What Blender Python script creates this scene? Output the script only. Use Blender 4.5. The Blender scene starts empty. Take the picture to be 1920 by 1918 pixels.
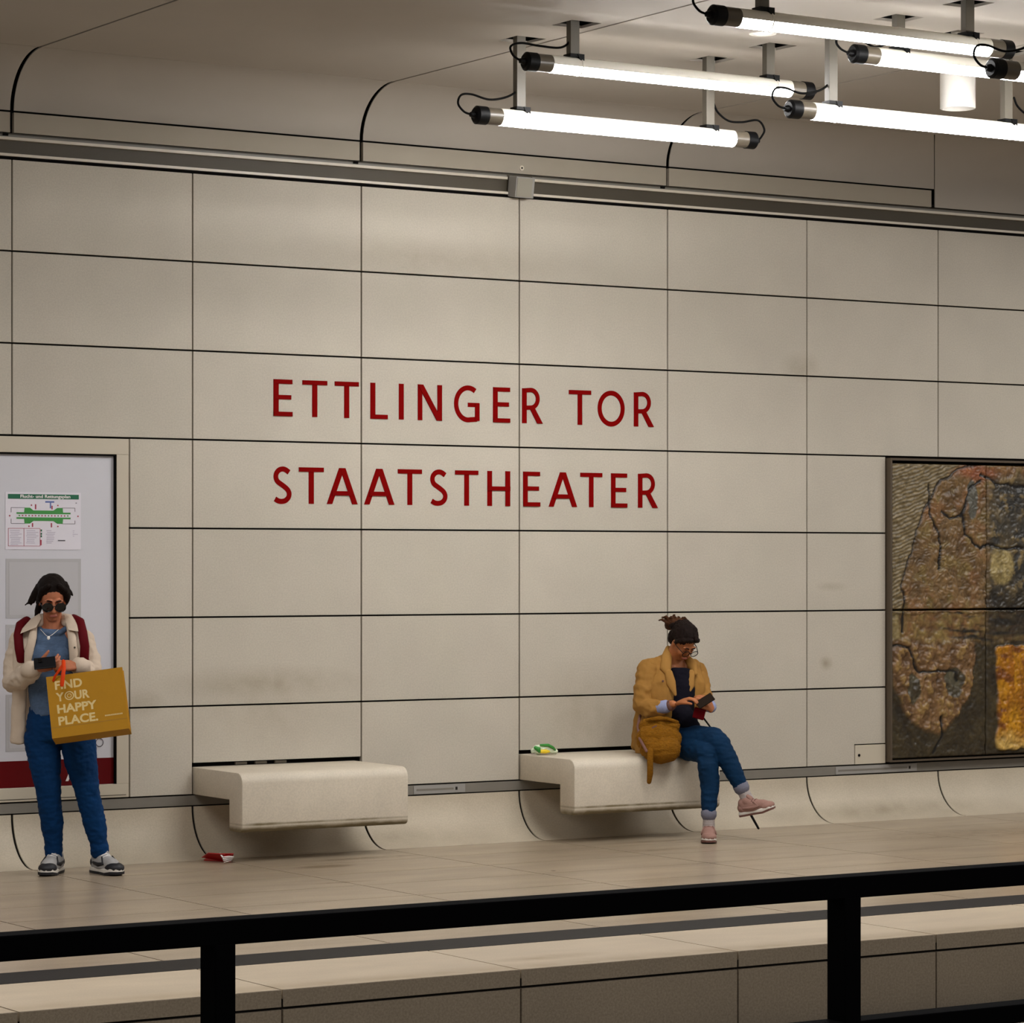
import bpy, bmesh, math, random
from mathutils import Vector, Matrix, noise
random.seed(7)
C = bpy.context.scene.collection
PI = math.pi
V = Vector

# ------------------------------------------------------------------ camera, world, lights, exposure
PHI = math.radians(32.6596)          # the camera looks this far to the right of the wall's normal
FPX, HOR = 5780.09, 1057.34          # focal length in pixels of a 1920 px wide frame, row of the horizon
EYE = 1.80
CAM = V((-7.41302, -17.09125, EYE))
RIGHT = V((math.cos(PHI), -math.sin(PHI), 0)); FWD = V((math.sin(PHI), math.cos(PHI), 0))
cd = bpy.data.cameras.new('camera'); cam = bpy.data.objects.new('camera', cd); C.objects.link(cam)
cam.location = CAM; cam.rotation_euler = (PI/2, 0, -PHI)
cd.sensor_width = 36; cd.lens = 36*FPX/1920; cd.shift_y = (HOR-959)/1920; cd.clip_end = 200
sc = bpy.context.scene; sc.camera = cam
w = bpy.data.worlds.new('world'); sc.world = w; w.use_nodes = True
w.node_tree.nodes['Background'].inputs[0].default_value = (1.0, .97, .94, 1)
w.node_tree.nodes['Background'].inputs[1].default_value = 0.13
sc.view_settings.view_transform = 'Standard'; sc.view_settings.look = 'None'
sc.view_settings.gamma = 1; sc.view_settings.use_curve_mapping = False
sc.view_settings.exposure = 0.45
def area(name, loc, sx, sy, watts, col, rot=(0,0,0)):
    l = bpy.data.lights.new(name, 'AREA'); l.shape = 'RECTANGLE'; l.size = sx; l.size_y = sy
    l.energy = watts; l.color = col
    o = bpy.data.objects.new(name, l); C.objects.link(o); o.location = loc; o.rotation_euler = rot
    return o
# outside the frame: next lamp clusters along this platform, and unseen fill lights added
area('track_fill', (1.5, -8.2, 5.3), 16, .5, 22, (1, .98, .96))  # unseen fill added over the tracks to even out wall and floor
area('near_platform_fill', (0.5, -13.5, 5.6), 16, .6, 70, (1, .98, .96), (math.radians(20), 0, 0))  # added fill from the near side, softens the light on the wall
area('left_lamp_cluster', (-2.9, -4.4, 4.60), 4.0, 2.0, 135, (1, .98, .97))
area('left_ceiling_fill', (-3.0, -4.6, 4.25), 4.0, 1.6, 26, (.94, .96, 1), (PI, 0, 0))  # added fill facing up, lifts the dark left part of the ceiling
area('right_lamp_cluster', (9.2, -3.4, 4.60), 4.0, 2.6, 125, (1, .98, .96))
TUBE_POWER = 44

def at(u, v, Y):                     # point of the plane y = Y that the photograph shows at pixel (u, v)
    d = FWD + RIGHT*((u-960)/FPX) + V((0, 0, -(v-HOR)/FPX))
    return CAM + d*((Y-CAM.y)/d.y)
def px(u, v, depth):                 # the same at a given distance along the view axis
    return CAM + (FWD + RIGHT*((u-960)/FPX) + V((0, 0, -(v-HOR)/FPX)))*depth

# ------------------------------------------------------------------ materials
def lin(c):
    c = c/255
    return c/12.92 if c <= .04045 else ((c+.055)/1.055)**2.4
def rgb(r, g, b): return (lin(r), lin(g), lin(b), 1)
def mat(name, col, rough=.6, metal=0, bump=0, bscale=60, var=0, vscale=3, speck=0, stretch=None, spec=.5, island=False, sheen=0):
    m = bpy.data.materials.new(name); m.use_nodes = True
    nt = m.node_tree; N = nt.nodes; L = nt.links; b = N['Principled BSDF']
    b.inputs['Base Color'].default_value = col; b.inputs['Roughness'].default_value = rough
    b.inputs['Metallic'].default_value = metal; b.inputs['Specular IOR Level'].default_value = spec
    if sheen: b.inputs['Sheen Weight'].default_value = sheen
    if not (bump or var or speck or island): return m
    geo = N.new('ShaderNodeNewGeometry'); pos = geo.outputs['Position']
    if stretch:
        mp = N.new('ShaderNodeMapping'); mp.inputs['Scale'].default_value = stretch
        L.new(pos, mp.inputs[0]); pos = mp.outputs[0]
    cur = None
    def noise_tex(scale, detail=3, rough_=.55):
        n = N.new('ShaderNodeTexNoise'); n.inputs['Scale'].default_value = scale
        n.inputs['Detail'].default_value = detail; n.inputs['Roughness'].default_value = rough_
        L.new(pos, n.inputs['Vector']); return n.outputs['Fac']
    def mul(a, fac_out, lo, hi, f0=.3, f1=.7):
        mr = N.new('ShaderNodeMapRange'); mr.inputs[1].default_value = f0; mr.inputs[2].default_value = f1
        mr.inputs[3].default_value = lo; mr.inputs[4].default_value = hi; L.new(fac_out, mr.inputs[0])
        mx = N.new('ShaderNodeMix'); mx.data_type = 'RGBA'; mx.blend_type = 'MULTIPLY'; mx.inputs[0].default_value = 1
        if a is None: mx.inputs[6].default_value = col
        else: L.new(a, mx.inputs[6])
        L.new(mr.outputs[0], mx.inputs[7]); return mx.outputs[2]
    if var: cur = mul(cur, noise_tex(vscale), 1-var, 1+var*.6)
    if speck: cur = mul(cur, noise_tex(95, 2, .7), 1-speck, 1+speck*.5, .36, .62)
    if island:
        oi = N.new('ShaderNodeObjectInfo'); cur = mul(cur, oi.outputs['Random'], 1-island, 1+island, 0, 1)
    if cur is not None: L.new(cur, b.inputs['Base Color'])
    if bump:
        bp = N.new('ShaderNodeBump'); bp.inputs['Strength'].default_value = bump; bp.inputs['Distance'].default_value = .01
        L.new(noise_tex(bscale, 4), bp.inputs['Height']); L.new(bp.outputs[0], b.inputs['Normal'])
    return m
def stains(m, spots, dark, strength=.5):
    """worn dirty patches of their own shape: (x, y, z, rx, ry, rz, amount), broken up by noise"""
    nt = m.node_tree; N = nt.nodes; L = nt.links; b = N['Principled BSDF']
    geo = N.new('ShaderNodeNewGeometry')
    nz = N.new('ShaderNodeTexNoise'); nz.inputs['Scale'].default_value = 9; nz.inputs['Detail'].default_value = 5
    L.new(geo.outputs['Position'], nz.inputs['Vector'])
    total = None
    for (x, y, z, rx, ry, rz, amt) in spots:
        mp = N.new('ShaderNodeMapping'); mp.vector_type = 'POINT'
        mp.inputs['Scale'].default_value = (1/rx, 1/ry, 1/rz); mp.inputs['Location'].default_value = (-x/rx, -y/ry, -z/rz)
        L.new(geo.outputs['Position'], mp.inputs[0])
        ln = N.new('ShaderNodeVectorMath'); ln.operation = 'LENGTH'; L.new(mp.outputs[0], ln.inputs[0])
        mr = N.new('ShaderNodeMapRange'); mr.inputs[1].default_value = 1; mr.inputs[2].default_value = .1
        mr.inputs[3].default_value = 0; mr.inputs[4].default_value = amt; L.new(ln.outputs['Value'], mr.inputs[0])
        if total is None: total = mr.outputs[0]
        else:
            ad = N.new('ShaderNodeMath'); ad.operation = 'MAXIMUM'; L.new(total, ad.inputs[0]); L.new(mr.outputs[0], ad.inputs[1]); total = ad.outputs[0]
    mr = N.new('ShaderNodeMapRange'); mr.inputs[1].default_value = .35; mr.inputs[2].default_value = .7
    mr.inputs[3].default_value = .55; mr.inputs[4].default_value = 1.1; L.new(nz.outputs['Fac'], mr.inputs[0])
    mu = N.new('ShaderNodeMath'); mu.operation = 'MULTIPLY'; mu.use_clamp = True; L.new(total, mu.inputs[0]); L.new(mr.outputs[0], mu.inputs[1])
    mx = N.new('ShaderNodeMix'); mx.data_type = 'RGBA'
    src = b.inputs['Base Color'].links[0].from_socket if b.inputs['Base Color'].links else None
    if src: L.new(src, mx.inputs[6])
    else: mx.inputs[6].default_value = b.inputs['Base Color'].default_value
    mx.inputs[7].default_value = dark; L.new(mu.outputs[0], mx.inputs[0]); L.new(mx.outputs[2], b.inputs['Base Color'])
    return m
def emit(name, col, strength):
    m = bpy.data.materials.new(name); m.use_nodes = True; nt = m.node_tree; N = nt.nodes
    N.remove(N['Principled BSDF']); e = N.new('ShaderNodeEmission'); e.inputs[0].default_value = col; e.inputs[1].default_value = strength
    nt.links.new(e.outputs[0], N['Material Output'].inputs[0]); return m

M = {}
M['stone'] = stains(mat('pale_stone_panel', rgb(191, 183, 168), .62, bump=.08, bscale=160, var=.05, vscale=2.2, speck=.07, island=.025),
    [(1.68, 0, 1.05, .85, .3, .13, .42), (1.72, 0, .86, .8, .3, .28, .22), (4.15, 0, .80, .7, .3, .4, .3), (6.17, 0, 1.10, .07, .3, .06, .7),
     (6.22, 0, 1.64, .16, .3, .04, .35), (5.95, 0, 3.18, .2, .3, .12, .4), (2.9, 0, 3.78, 1.5, .3, .14, .25), (.85, 0, .95, .2, .3, .1, .4)],
    rgb(128, 112, 84))
M['cast'] = stains(mat('cast_stone_bench', rgb(208, 197, 178), .6, bump=.025, bscale=150, var=.06, vscale=4, speck=.07),
    [(1.8, -.63, .192, 4, .5, .034, 1.7), (4.2, -.63, .192, 4, .5, .034, 1.6), (1.36, -.63, .232, .20, .3, .013, 1.6), (1.8, -.63, .232, 1.2, .3, .010, 1.0), (4.0, -.63, .234, 1.0, .3, .011, 1.3)],
    rgb(118, 105, 76))
M['skirt'] = stains(mat('cast_skirting', rgb(190, 178, 157), .6, bump=.1, bscale=150, var=.07, vscale=3, speck=.07),
    [(2.6, -.15, .06, 1, .4, .08, .3), (6.6, -.15, .06, 1.3, .4, .08, .5), (3.02, -.18, .07, .02, .1, .015, 1.0)], rgb(120, 106, 84))
M['plaster'] = mat('ceiling_board', rgb(166, 158, 147), .75, bump=.03, bscale=120, var=.035, vscale=1.3)
M['fascia'] = mat('fascia_board', rgb(162, 153, 138), .7, bump=.04, bscale=150, var=.04, vscale=2)
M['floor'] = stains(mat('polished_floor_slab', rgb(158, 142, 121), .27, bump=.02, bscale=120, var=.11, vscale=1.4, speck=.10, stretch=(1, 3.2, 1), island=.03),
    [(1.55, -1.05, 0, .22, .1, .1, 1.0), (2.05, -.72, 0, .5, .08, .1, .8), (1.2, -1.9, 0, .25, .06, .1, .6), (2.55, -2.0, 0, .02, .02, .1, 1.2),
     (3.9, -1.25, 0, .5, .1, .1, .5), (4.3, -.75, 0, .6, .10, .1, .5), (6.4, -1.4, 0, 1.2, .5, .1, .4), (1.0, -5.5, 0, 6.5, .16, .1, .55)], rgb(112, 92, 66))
M['coping'] = stains(mat('pale_edge_slab', rgb(184, 168, 145), .45, bump=.02, bscale=120, var=.09, vscale=2, speck=.09, stretch=(1, 2.5, 1), island=.03),
    [(1.0, -5.52, 0, 6.5, .14, .1, .6), (.35, -5.3, 0, .35, .1, .1, .8)], rgb(140, 118, 84))
M['facing'] = mat('platform_face_concrete', rgb(166, 152, 133), .8, bump=.12, bscale=150, var=.06, vscale=2, speck=.16)
M['track'] = mat('track_concrete', rgb(130, 122, 108), .8, bump=.15, bscale=60, var=.1, vscale=2, speck=.1)
M['strip'] = mat('dark_stone_strip', rgb(26, 23, 22), .6, spec=.2, bump=.1, bscale=90, var=.12, vscale=5)
M['joint'] = mat('dark_joint', rgb(30, 25, 20), .9)
M['dark'] = mat('black_void', rgb(10, 9, 8), .95, spec=.1)
M['greymetal'] = mat('grey_metal', rgb(122, 117, 108), .5, metal=.0, var=.05, vscale=6)
M['cover'] = mat('grey_cover_plate', rgb(150, 147, 142), .45)
M['channel'] = mat('taupe_channel', rgb(74, 66, 52), .6, var=.08, vscale=2)
M['lip'] = mat('pale_channel_lip', rgb(205, 196, 180), .4)
M['mesh'] = mat('speaker_grille', rgb(150, 144, 130), .55, bump=.25, bscale=260)
M['tube'] = emit('lit_diffuser', (1.0, .98, .965, 1), TUBE_POWER)
M['tubetop'] = mat('tube_white_back', rgb(225, 220, 208), .4)
M['sleeve'] = mat('smoky_tube_end', rgb(88, 80, 68), .3)
M['cap'] = mat('black_plastic', rgb(5, 5, 6), .5, spec=.15)
M['cable'] = mat('black_cable', rgb(5, 5, 5), .7, spec=.08)
M['hanger'] = mat('galvanised_hanger', rgb(92, 86, 75), .5, var=.05, vscale=8)
M['white'] = mat('white_lacquer', rgb(238, 234, 226), .35)
M['lampglass'] = emit('lit_lens', (1, .97, .92, 1), 1.1)
M['red'] = mat('red_letter_paint', rgb(122, 0, 0), .7, spec=.05)
M['frame'] = mat('cream_frame', rgb(194, 184, 165), .45)
M['board'] = mat('white_poster_board', rgb(206, 205, 211), .4, var=.015)
M['paper'] = mat('white_paper', rgb(222, 218, 226), .5)
M['greysheet'] = mat('grey_sheet', rgb(178, 176, 177), .5)
M['band'] = mat('dark_red_band', rgb(92, 0, 4), .6, spec=.15)
M['green'] = mat('green_print', rgb(8, 98, 66), .5)
M['leaf'] = mat('light_green_print', rgb(58, 140, 62), .5)
M['ink'] = mat('dark_print', rgb(70, 64, 74), .5)
M['inkred'] = mat('red_print', rgb(170, 60, 80), .5)
M['inkblue'] = mat('blue_print', rgb(96, 112, 170), .5)
M['letterwhite'] = mat('white_print', rgb(232, 228, 226), .5)
M['rail'] = mat('black_rail_paint', rgb(9, 9, 11), .9, spec=.03)
# people and what they carry
M['skin'] = mat('skin', rgb(180, 112, 80), .5, spec=.3, var=.05, vscale=30)
M['skin2'] = mat('warm_skin', rgb(168, 104, 64), .5, spec=.3, var=.05, vscale=30)
M['lip_skin'] = mat('lips', rgb(160, 84, 72), .45)
M['hair'] = mat('dark_brown_hair', rgb(22, 13, 9), .6, spec=.12, bump=.5, bscale=120, stretch=(3, 3, 1))
M['hair2'] = mat('brown_hair', rgb(26, 15, 11), .6, spec=.12, bump=.5, bscale=130, var=.3, vscale=25, stretch=(1, 1, 3))
M['bun'] = mat('auburn_bun', rgb(70, 40, 20), .6, spec=.15, bump=.7, bscale=120, var=.3, vscale=40)
M['tee'] = mat('heather_blue_knit', rgb(86, 106, 134), spec=.15, rough=.85, bump=.3, bscale=50, var=.12, vscale=60, stretch=(1, 1, 2.5))
M['cream'] = mat('cream_twill', rgb(206, 188, 168), spec=.15, rough=.85, bump=.35, bscale=26, var=.05, vscale=9)
M['denim'] = mat('blue_denim', rgb(2, 48, 92), spec=.15, rough=.8, bump=.3, bscale=34, var=.16, vscale=9)
M['denim2'] = mat('deep_blue_denim', rgb(4, 40, 70), spec=.15, rough=.8, bump=.3, bscale=34, var=.16, vscale=9)
M['denimcuff'] = mat('faded_denim_cuff', rgb(108, 108, 122), .85, bump=.3, bscale=80)
M['maroon'] = mat('maroon_strap', rgb(92, 4, 16), .7, spec=.15)
M['kraft'] = mat('mustard_kraft_paper', rgb(172, 122, 8), .6, spec=.2, bump=.12, bscale=18, var=.05, vscale=9)
M['kraftprint'] = mat('pale_print', rgb(212, 186, 122), .6)
M['orange'] = mat('orange_ribbon', rgb(214, 62, 6), .6, spec=.2)
M['glassblack'] = mat('black_lens', rgb(8, 8, 10), .12)
M['silver'] = mat('silver_pendant', rgb(245, 240, 232), .2)
M['shoegrey'] = mat('grey_shoe_mesh', rgb(160, 158, 156), .7, bump=.2, bscale=150)
M['shoeblack'] = mat('black_shoe_trim', rgb(20, 20, 26), .6)
M['sole'] = mat('off_white_sole', rgb(214, 208, 198), .6)
M['pink'] = mat('dusty_pink_shoe', rgb(150, 115, 104), .7, spec=.15, bump=.2, bscale=120)
M['pinkdark'] = mat('brown_lace', rgb(108, 72, 62), .7)
M['trench'] = mat('tan_cotton_coat', rgb(154, 112, 54), spec=.15, rough=.8, bump=.35, bscale=22, var=.08, vscale=9)
M['trenchdark'] = mat('tan_coat_lapel', rgb(158, 116, 58), spec=.15, rough=.8, bump=.25, bscale=22, var=.06, vscale=9)
M['navy'] = mat('navy_top', rgb(12, 10, 22), spec=.15, rough=.85, bump=.2, bscale=60)
M['shirtblue'] = mat('pale_blue_cuff', rgb(138, 145, 178), .8, bump=.3, bscale=50)
M['mustard'] = mat('mustard_woven_bag', rgb(132, 86, 12), spec=.15, rough=.8, bump=.9, bscale=70, var=.22, vscale=55, stretch=(1, 1, 2.6))
M['sock'] = mat('grey_sock', rgb(172, 162, 158), .9, bump=.4, bscale=120, var=.2, vscale=40, stretch=(.3, .3, 3))
M['redpouch'] = mat('dark_red_pouch', rgb(80, 0, 6), .8, spec=.08)
M['phoneblack'] = mat('black_phone', rgb(4, 4, 8), .4, spec=.2)
M['brownphone'] = mat('brown_phone_case', rgb(34, 24, 16), spec=.1, rough=.5)
M['litter_red'] = mat('red_card', rgb(190, 14, 22), .45)
M['wrapgreen'] = mat('green_wrapper', rgb(50, 140, 50), .35)
M['wrapyellow'] = mat('yellow_wrapper', rgb(240, 206, 40), .35)
M['wrapwhite'] = mat('white_wrapper', rgb(226, 236, 208), .35)

# ------------------------------------------------------------------ object helpers
ORG = {}
def thing(name, label, cat, loc, group=None):
    o = bpy.data.objects.new(name, None); C.objects.link(o); o.location = loc; o.empty_display_size = .1
    ORG[o] = V(loc); tag(o, label, cat, group); return o
def tag(o, label, cat, group=None):
    o['label'] = label; o['category'] = cat
    if group: o['group'] = group
    return o
class MB:
    def __init__(s): s.v = []; s.f = []
    def add(s, vs, fs):
        b = len(s.v); s.v += [V(p) for p in vs]; s.f += [tuple(i+b for i in f) for f in fs]; return s
    def box(s, x0, x1, y0, y1, z0, z1):
        return s.hexa([(x0,y0,z0),(x1,y0,z0),(x1,y1,z0),(x0,y1,z0),(x0,y0,z1),(x1,y0,z1),(x1,y1,z1),(x0,y1,z1)])
    def hexa(s, p):
        return s.add(p, [(3,2,1,0),(4,5,6,7),(0,1,5,4),(1,2,6,5),(2,3,7,6),(3,0,4,7)])
    def obox(s, c, ax, ay, az):        # oriented box: centre and three half axes
        c = V(c); ax, ay, az = V(ax), V(ay), V(az)
        return s.hexa([c-ax-ay-az, c+ax-ay-az, c+ax+ay-az, c-ax+ay-az, c-ax-ay+az, c+ax-ay+az, c+ax+ay+az, c-ax+ay+az])
    def sweep(s, prof0, prof1, caps=True):   # closed outline at one end, the same outline at the other
        n = len(prof0); fs = [(i, (i+1) % n, n+(i+1) % n, n+i) for i in range(n)]
        if caps: fs += [tuple(range(n-1, -1, -1)), tuple(range(n, 2*n))]
        return s.add(list(prof0)+list(prof1), fs)
    def xprism(s, prof, x0, x1):       # (y, z) outline along x
        return s.sweep([(x0, y, z) for y, z in prof], [(x1, y, z) for y, z in prof])
    def tube(s, pts, rad, n=12, flat=None, ref=None, capn=3, capk=1.0):
        """swept tube with rounded ends; rad a number or list; flat = (axis, factor) squashes the section"""
        pts = [V(p) for p in pts]; k = len(pts)
        rad = [rad]*k if not isinstance(rad, (list, tuple)) else list(rad)
        tang = []
        for i in range(k):
            a = pts[max(i-1, 0)]; b = pts[min(i+1, k-1)]
            t = (b-a); tang.append(t.normalized() if t.length > 1e-9 else V((0, 0, 1)))
        u = V(ref) if ref else (V((0, 0, 1)) if abs(tang[0].z) < .9 else V((1, 0, 0)))
        rings = []
        def ring(c, t, r):
            nonlocal u
            u = (u - t*u.dot(t)); u = u.normalized() if u.length > 1e-6 else t.orthogonal().normalized()
            w2 = t.cross(u); out = []
            for j in range(n):
                a = 2*PI*j/n; o = (u*math.cos(a)+w2*math.sin(a))*r
                if flat: ax = V(flat[0]).normalized(); o = o + ax*(o.dot(ax)*(flat[1]-1))
                out.append(c+o)
            return out
        if capn:
            for q in range(capn):
                a = PI/2*(1-(q+.35)/capn); rings.append(ring(pts[0]-tang[0]*rad[0]*capk*math.sin(a), tang[0], rad[0]*math.cos(a)))
        for i in range(k): rings.append(ring(pts[i], tang[i], rad[i]))
        if capn:
            for q in range(capn-1, -1, -1):
                a = PI/2*(1-(q+.35)/capn); rings.append(ring(pts[-1]+tang[-1]*rad[-1]*capk*math.sin(a), tang[-1], rad[-1]*math.cos(a)))
        vs = [p for r in rings for p in r]; fs = []
        for i in range(len(rings)-1):
            for j in range(n): fs.append((i*n+j, i*n+(j+1) % n, (i+1)*n+(j+1) % n, (i+1)*n+j))
        fs.append(tuple(range(n-1, -1, -1))); L = (len(rings)-1)*n; fs.append(tuple(range(L, L+n)))
        return s.add(vs, fs)
    def ell(s, c, ax, ay, az, nu=18, nv=10):   # ellipsoid with three half axes
        c = V(c); ax, ay, az = V(ax), V(ay), V(az); vs = [c-az]
        for i in range(1, nv):
            t = PI*i/nv
            for j in range(nu):
                a = 2*PI*j/nu; vs.append(c - az*math.cos(t) + (ax*math.cos(a)+ay*math.sin(a))*math.sin(t))
        vs.append(c+az); fs = []
        for j in range(nu):
            fs.append((0, 1+(j+1) % nu, 1+j))
            for i in range(nv-2): fs.append((1+i*nu+j, 1+i*nu+(j+1) % nu, 1+(i+1)*nu+(j+1) % nu, 1+(i+1)*nu+j))
            fs.append((len(vs)-1, 1+(nv-2)*nu+j, 1+(nv-2)*nu+(j+1) % nu))
        return s.add(vs, fs)
    def cyl(s, c0, c1, r, n=24, r1=None):
        return s.tube([c0, c1], [r, r if r1 is None else r1], n=n, capn=0)
    def mesh(s, name, org=V((0, 0, 0)), smooth=False):
        me = bpy.data.meshes.new(name); me.from_pydata([p-org for p in s.v], [], s.f)
        bm = bmesh.new(); bm.from_mesh(me); bmesh.ops.recalc_face_normals(bm, faces=bm.faces); bm.to_mesh(me); bm.free()
        if smooth: me.shade_smooth()
        return me
    def build(s, name, m, parent=None, smooth=False, bevel=0, bseg=2, autosmooth=None):
        org = ORG.get(parent, V((0, 0, 0)))
        me = s.mesh(name, org, smooth); me.materials.append(m)
        o = bpy.data.objects.new(name, me); C.objects.link(o)
        if parent: o.parent = parent
        ORG[o] = org
        if bevel:
            bm = bmesh.new(); bm.from_mesh(me); bmesh.ops.remove_doubles(bm, verts=bm.verts, dist=1e-6)
            es = [e for e in bm.edges if len(e.link_faces) == 2 and e.calc_face_angle(0) > .6]
            bmesh.ops.bevel(bm, geom=es, offset=bevel, segments=bseg, affect='EDGES', clamp_overlap=True, profile=.5)
            bm.to_mesh(me); bm.free()
        if autosmooth:
            me.shade_smooth(); me.set_sharp_from_angle(angle=autosmooth)
        return o
    def blob(s, name, m, parent=None, vox=.006, it=3, wrinkle=0, wscale=18, rest=None, fold=(1, 1, 1.9)):
        """one continuous skin over everything added: voxel remesh of the union, then smoothed"""
        org = ORG.get(parent, V((0, 0, 0)))
        me = s.mesh(name, org); me.materials.append(m)
        o = bpy.data.objects.new(name, me); C.objects.link(o)
        r = o.modifiers.new('r', 'REMESH'); r.mode = 'VOXEL'; r.voxel_size = vox; r.use_smooth_shade = True
        sm = o.modifiers.new('s', 'SMOOTH'); sm.factor = .5; sm.iterations = it
        dg = bpy.context.evaluated_depsgraph_get(); nm = bpy.data.meshes.new_from_object(o.evaluated_get(dg))
        o.modifiers.clear(); o.data = nm; nm.name = name; bpy.data.meshes.remove(me)
        if wrinkle:
            nor = [vv.normal.copy() for vv in nm.vertices]
            for vv, nn in zip(nm.vertices, nor):
                p = (vv.co+org)*wscale; p = V((p.x*fold[0], p.y*fold[1], p.z*fold[2]))
                q = noise.noise(p); vv.co += nn*((1-2*abs(q))*.7+.5*noise.noise(p*2.3))*wrinkle
        if rest:                                  # lies on the seat: nothing sinks below its top
            for vv in nm.vertices: vv.co = rest(vv.co+org)-org
        nm.shade_smooth()
        if parent: o.parent = parent
        ORG[o] = org; return o
def struct(o): o['kind'] = 'structure'; return o
def part(me, name, parent, loc, m=None):         # a copy that shares mesh data
    o = bpy.data.objects.new(name, me); C.objects.link(o); o.parent = parent; o.location = V(loc)-ORG[parent]; ORG[o] = ORG[parent]; return o

# ------------------------------------------------------------------ the wall
RH, PW = .5491, 1.2
ZR = [4.2162-RH*i for i in range(8)]
G = .0056
XL, XR = -3.6, 12.0
wall = struct(MB().box(XL, XR, .045, .12, .0, 4.40).build('wall_back', M['joint']))
def panel(x0, x1, z0, z1, m='stone', name='wall_panel', parent=None, gx0=G, gx1=G):
    key = (round(x1-x0, 3), round(z1-z0, 3), m, gx0, gx1)
    if key not in panel.cache:
        me = MB().box(gx0, x1-x0-gx1, 0, .035, G, z1-z0-G).mesh(name); me.materials.append(M[m]); panel.cache[key] = me
    return part(panel.cache[key], name, parent or wall, (x0, 0, z0))
panel.cache = {}
CASE_X, PAINT_X0, PAINT_X1 = .771, 6.712, 9.45
for n in range(-3, 10):
    for r in range(7):
        x0, x1, z1, z0 = n*PW, (n+1)*PW, ZR[r], ZR[r+1]
        if r == 6: z0 = .374
        if n == -3 and False: continue
        if r >= 3:
            if n == -1: continue
            if n == 0: x0 = CASE_X
            if n == 5: x1 = PAINT_X0
            if n in (6,): continue
            if n == 7: x0 = PAINT_X1
            if n == 5 and r == 6:
                # this panel is notched for the little hatch
                m = MB().sweep([(x0+G, 0, z0+G), (6.424, 0, z0+G), (6.424, 0, .522), (x1-G, 0, .522), (x1-G, 0, z1-G), (x0+G, 0, z1-G)],
                               [(x0+G, .035, z0+G), (6.424, .035, z0+G), (6.424, .035, .522), (x1-G, .035, .522), (x1-G, .035, z1-G), (x0+G, .035, z1-G)])
                m.build('wall_panel', M['stone'], wall); continue
        if r == 6 and n in (1, 3): z0 = .572-G
        panel(x0, x1, z0, z1)
hatch = MB().box(6.432, PAINT_X0-G, -.002, .03, .379, .514).build('access_hatch', M['frame'], wall)
MB().cyl((6.466, -.006, .442), (6.466, .0, .442), .010).build('lock', M['dark'], hatch)

# cable channel along the top of the wall
ch = struct(MB().box(XL, XR, .03, .06, 4.215, 4.372).build('trim_1', M['channel']))
for a, b in ((XL, 3.505), (3.705, XR)):
    MB().box(a, b, -.012, .03, 4.231, 4.247).build('lower_lip', M['lip'], ch)
    MB().box(a, b, -.006, .03, 4.329, 4.346).build('upper_lip', M['lip'], ch)
    MB().box(a, b, .004, .03, 4.346, 4.360).build('back_edge', M['greymetal'], ch)
MB().box(3.690, 3.705, -.010, .03, 4.232, 4.352).build('end_plate', M['cover'], ch)
MB().box(XL, XR, .006, .03, 4.211, 4.2305).build('shadow_gap', M['dark'], ch)
# loudspeaker box in the gap of the channel
sp = thing('wall_speaker', 'small square grey box with mesh front in the channel above the wall', 'speaker', (3.585, 0, 4.21))
cx = V((3.585, -.045, 4.279)); tx = V((1, 0, 0)); tz = V((0, -.16, 1)).normalized(); ty = tz.cross(tx)
MB().obox(cx, tx*.072, ty*.05, tz*.068).build('housing', M['cover'], sp, bevel=.004)
MB().obox(cx-ty*.052-V((.008, 0, 0)), tx*.058, ty*.004, tz*.060).build('grille', M['mesh'], sp)

# fascia, curved ceiling edge and ceiling boards
CEIL = 4.826
ceil = struct(MB().box(XL, XR, -7.2, .1, 5.10, 5.16).build('ceiling', M['dark']))
fas = struct(MB().box(XL, XR, .05, .1, 4.38, 5.12).build('trim_2', M['dark']))
cove = lambda t: (-.4*(1-math.cos(t)), 4.506+(CEIL-4.506)*math.sin(t))
TH = .007
def cove_board(x0, x1, slant0=0, slant1=0, z_low=None):
    ts = [PI/2*i/14 for i in range(15)]
    mb = MB(); A = []; B = []
    prof = [cove(t) for t in ts]; zs = z_low
    if zs: prof = [(0, zs)] + prof
    front = []; back = []
    for i, (y, z) in enumerate(prof):
        k = -y
        front.append(((x0+slant0*k, y, z), (x1+slant1*k, y, z)))
    for i, (y, z) in enumerate(prof):
        t = 0 if (zs and i == 0) else ts[i-(1 if zs else 0)]
        back.append((y+math.cos(t)*TH, z+math.sin(t)*TH))
    n = len(prof)
    pl = [f[0] for f in front] + [(front[i][0][0], back[i][0], back[i][1]) for i in range(n-1, -1, -1)]
    pr = [f[1] for f in front] + [(front[i][1][0], back[i][0], back[i][1]) for i in range(n-1, -1, -1)]
    return mb.sweep(pl, pr).build('curved_board', M['plaster'], fas, autosmooth=.5)
GB = .0125
SL = -1.25
XE = 7.165
for a, b in ((-3.6, -2.4), (-2.4, 0), (0, 2.4), (2.4, 4.8)): cove_board(a+GB, b-GB)
cove_board(4.8+GB, XE-.004, 0, -.853)
cove_board(XE+.004, 9.6-GB, -.853, 0, 4.374)
cove_board(9.6+GB, XR, 0, 0, 4.374)
for a, b in ((-3.6, -2.4), (-2.4, 0), (0, 2.4), (2.4, 4.8), (4.8, XE-.008)):
    MB().box(a+GB, b-GB-(.008 if b > 7 else 0), 0, .03, 4.374, 4.494).build('fascia_board', M['fascia'], fas)
sc_ = MB().cyl((3.618, -.004, 4.412), (3.618, .0, 4.412), .017).build('cap_screw', M['lip'], fas)
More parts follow.
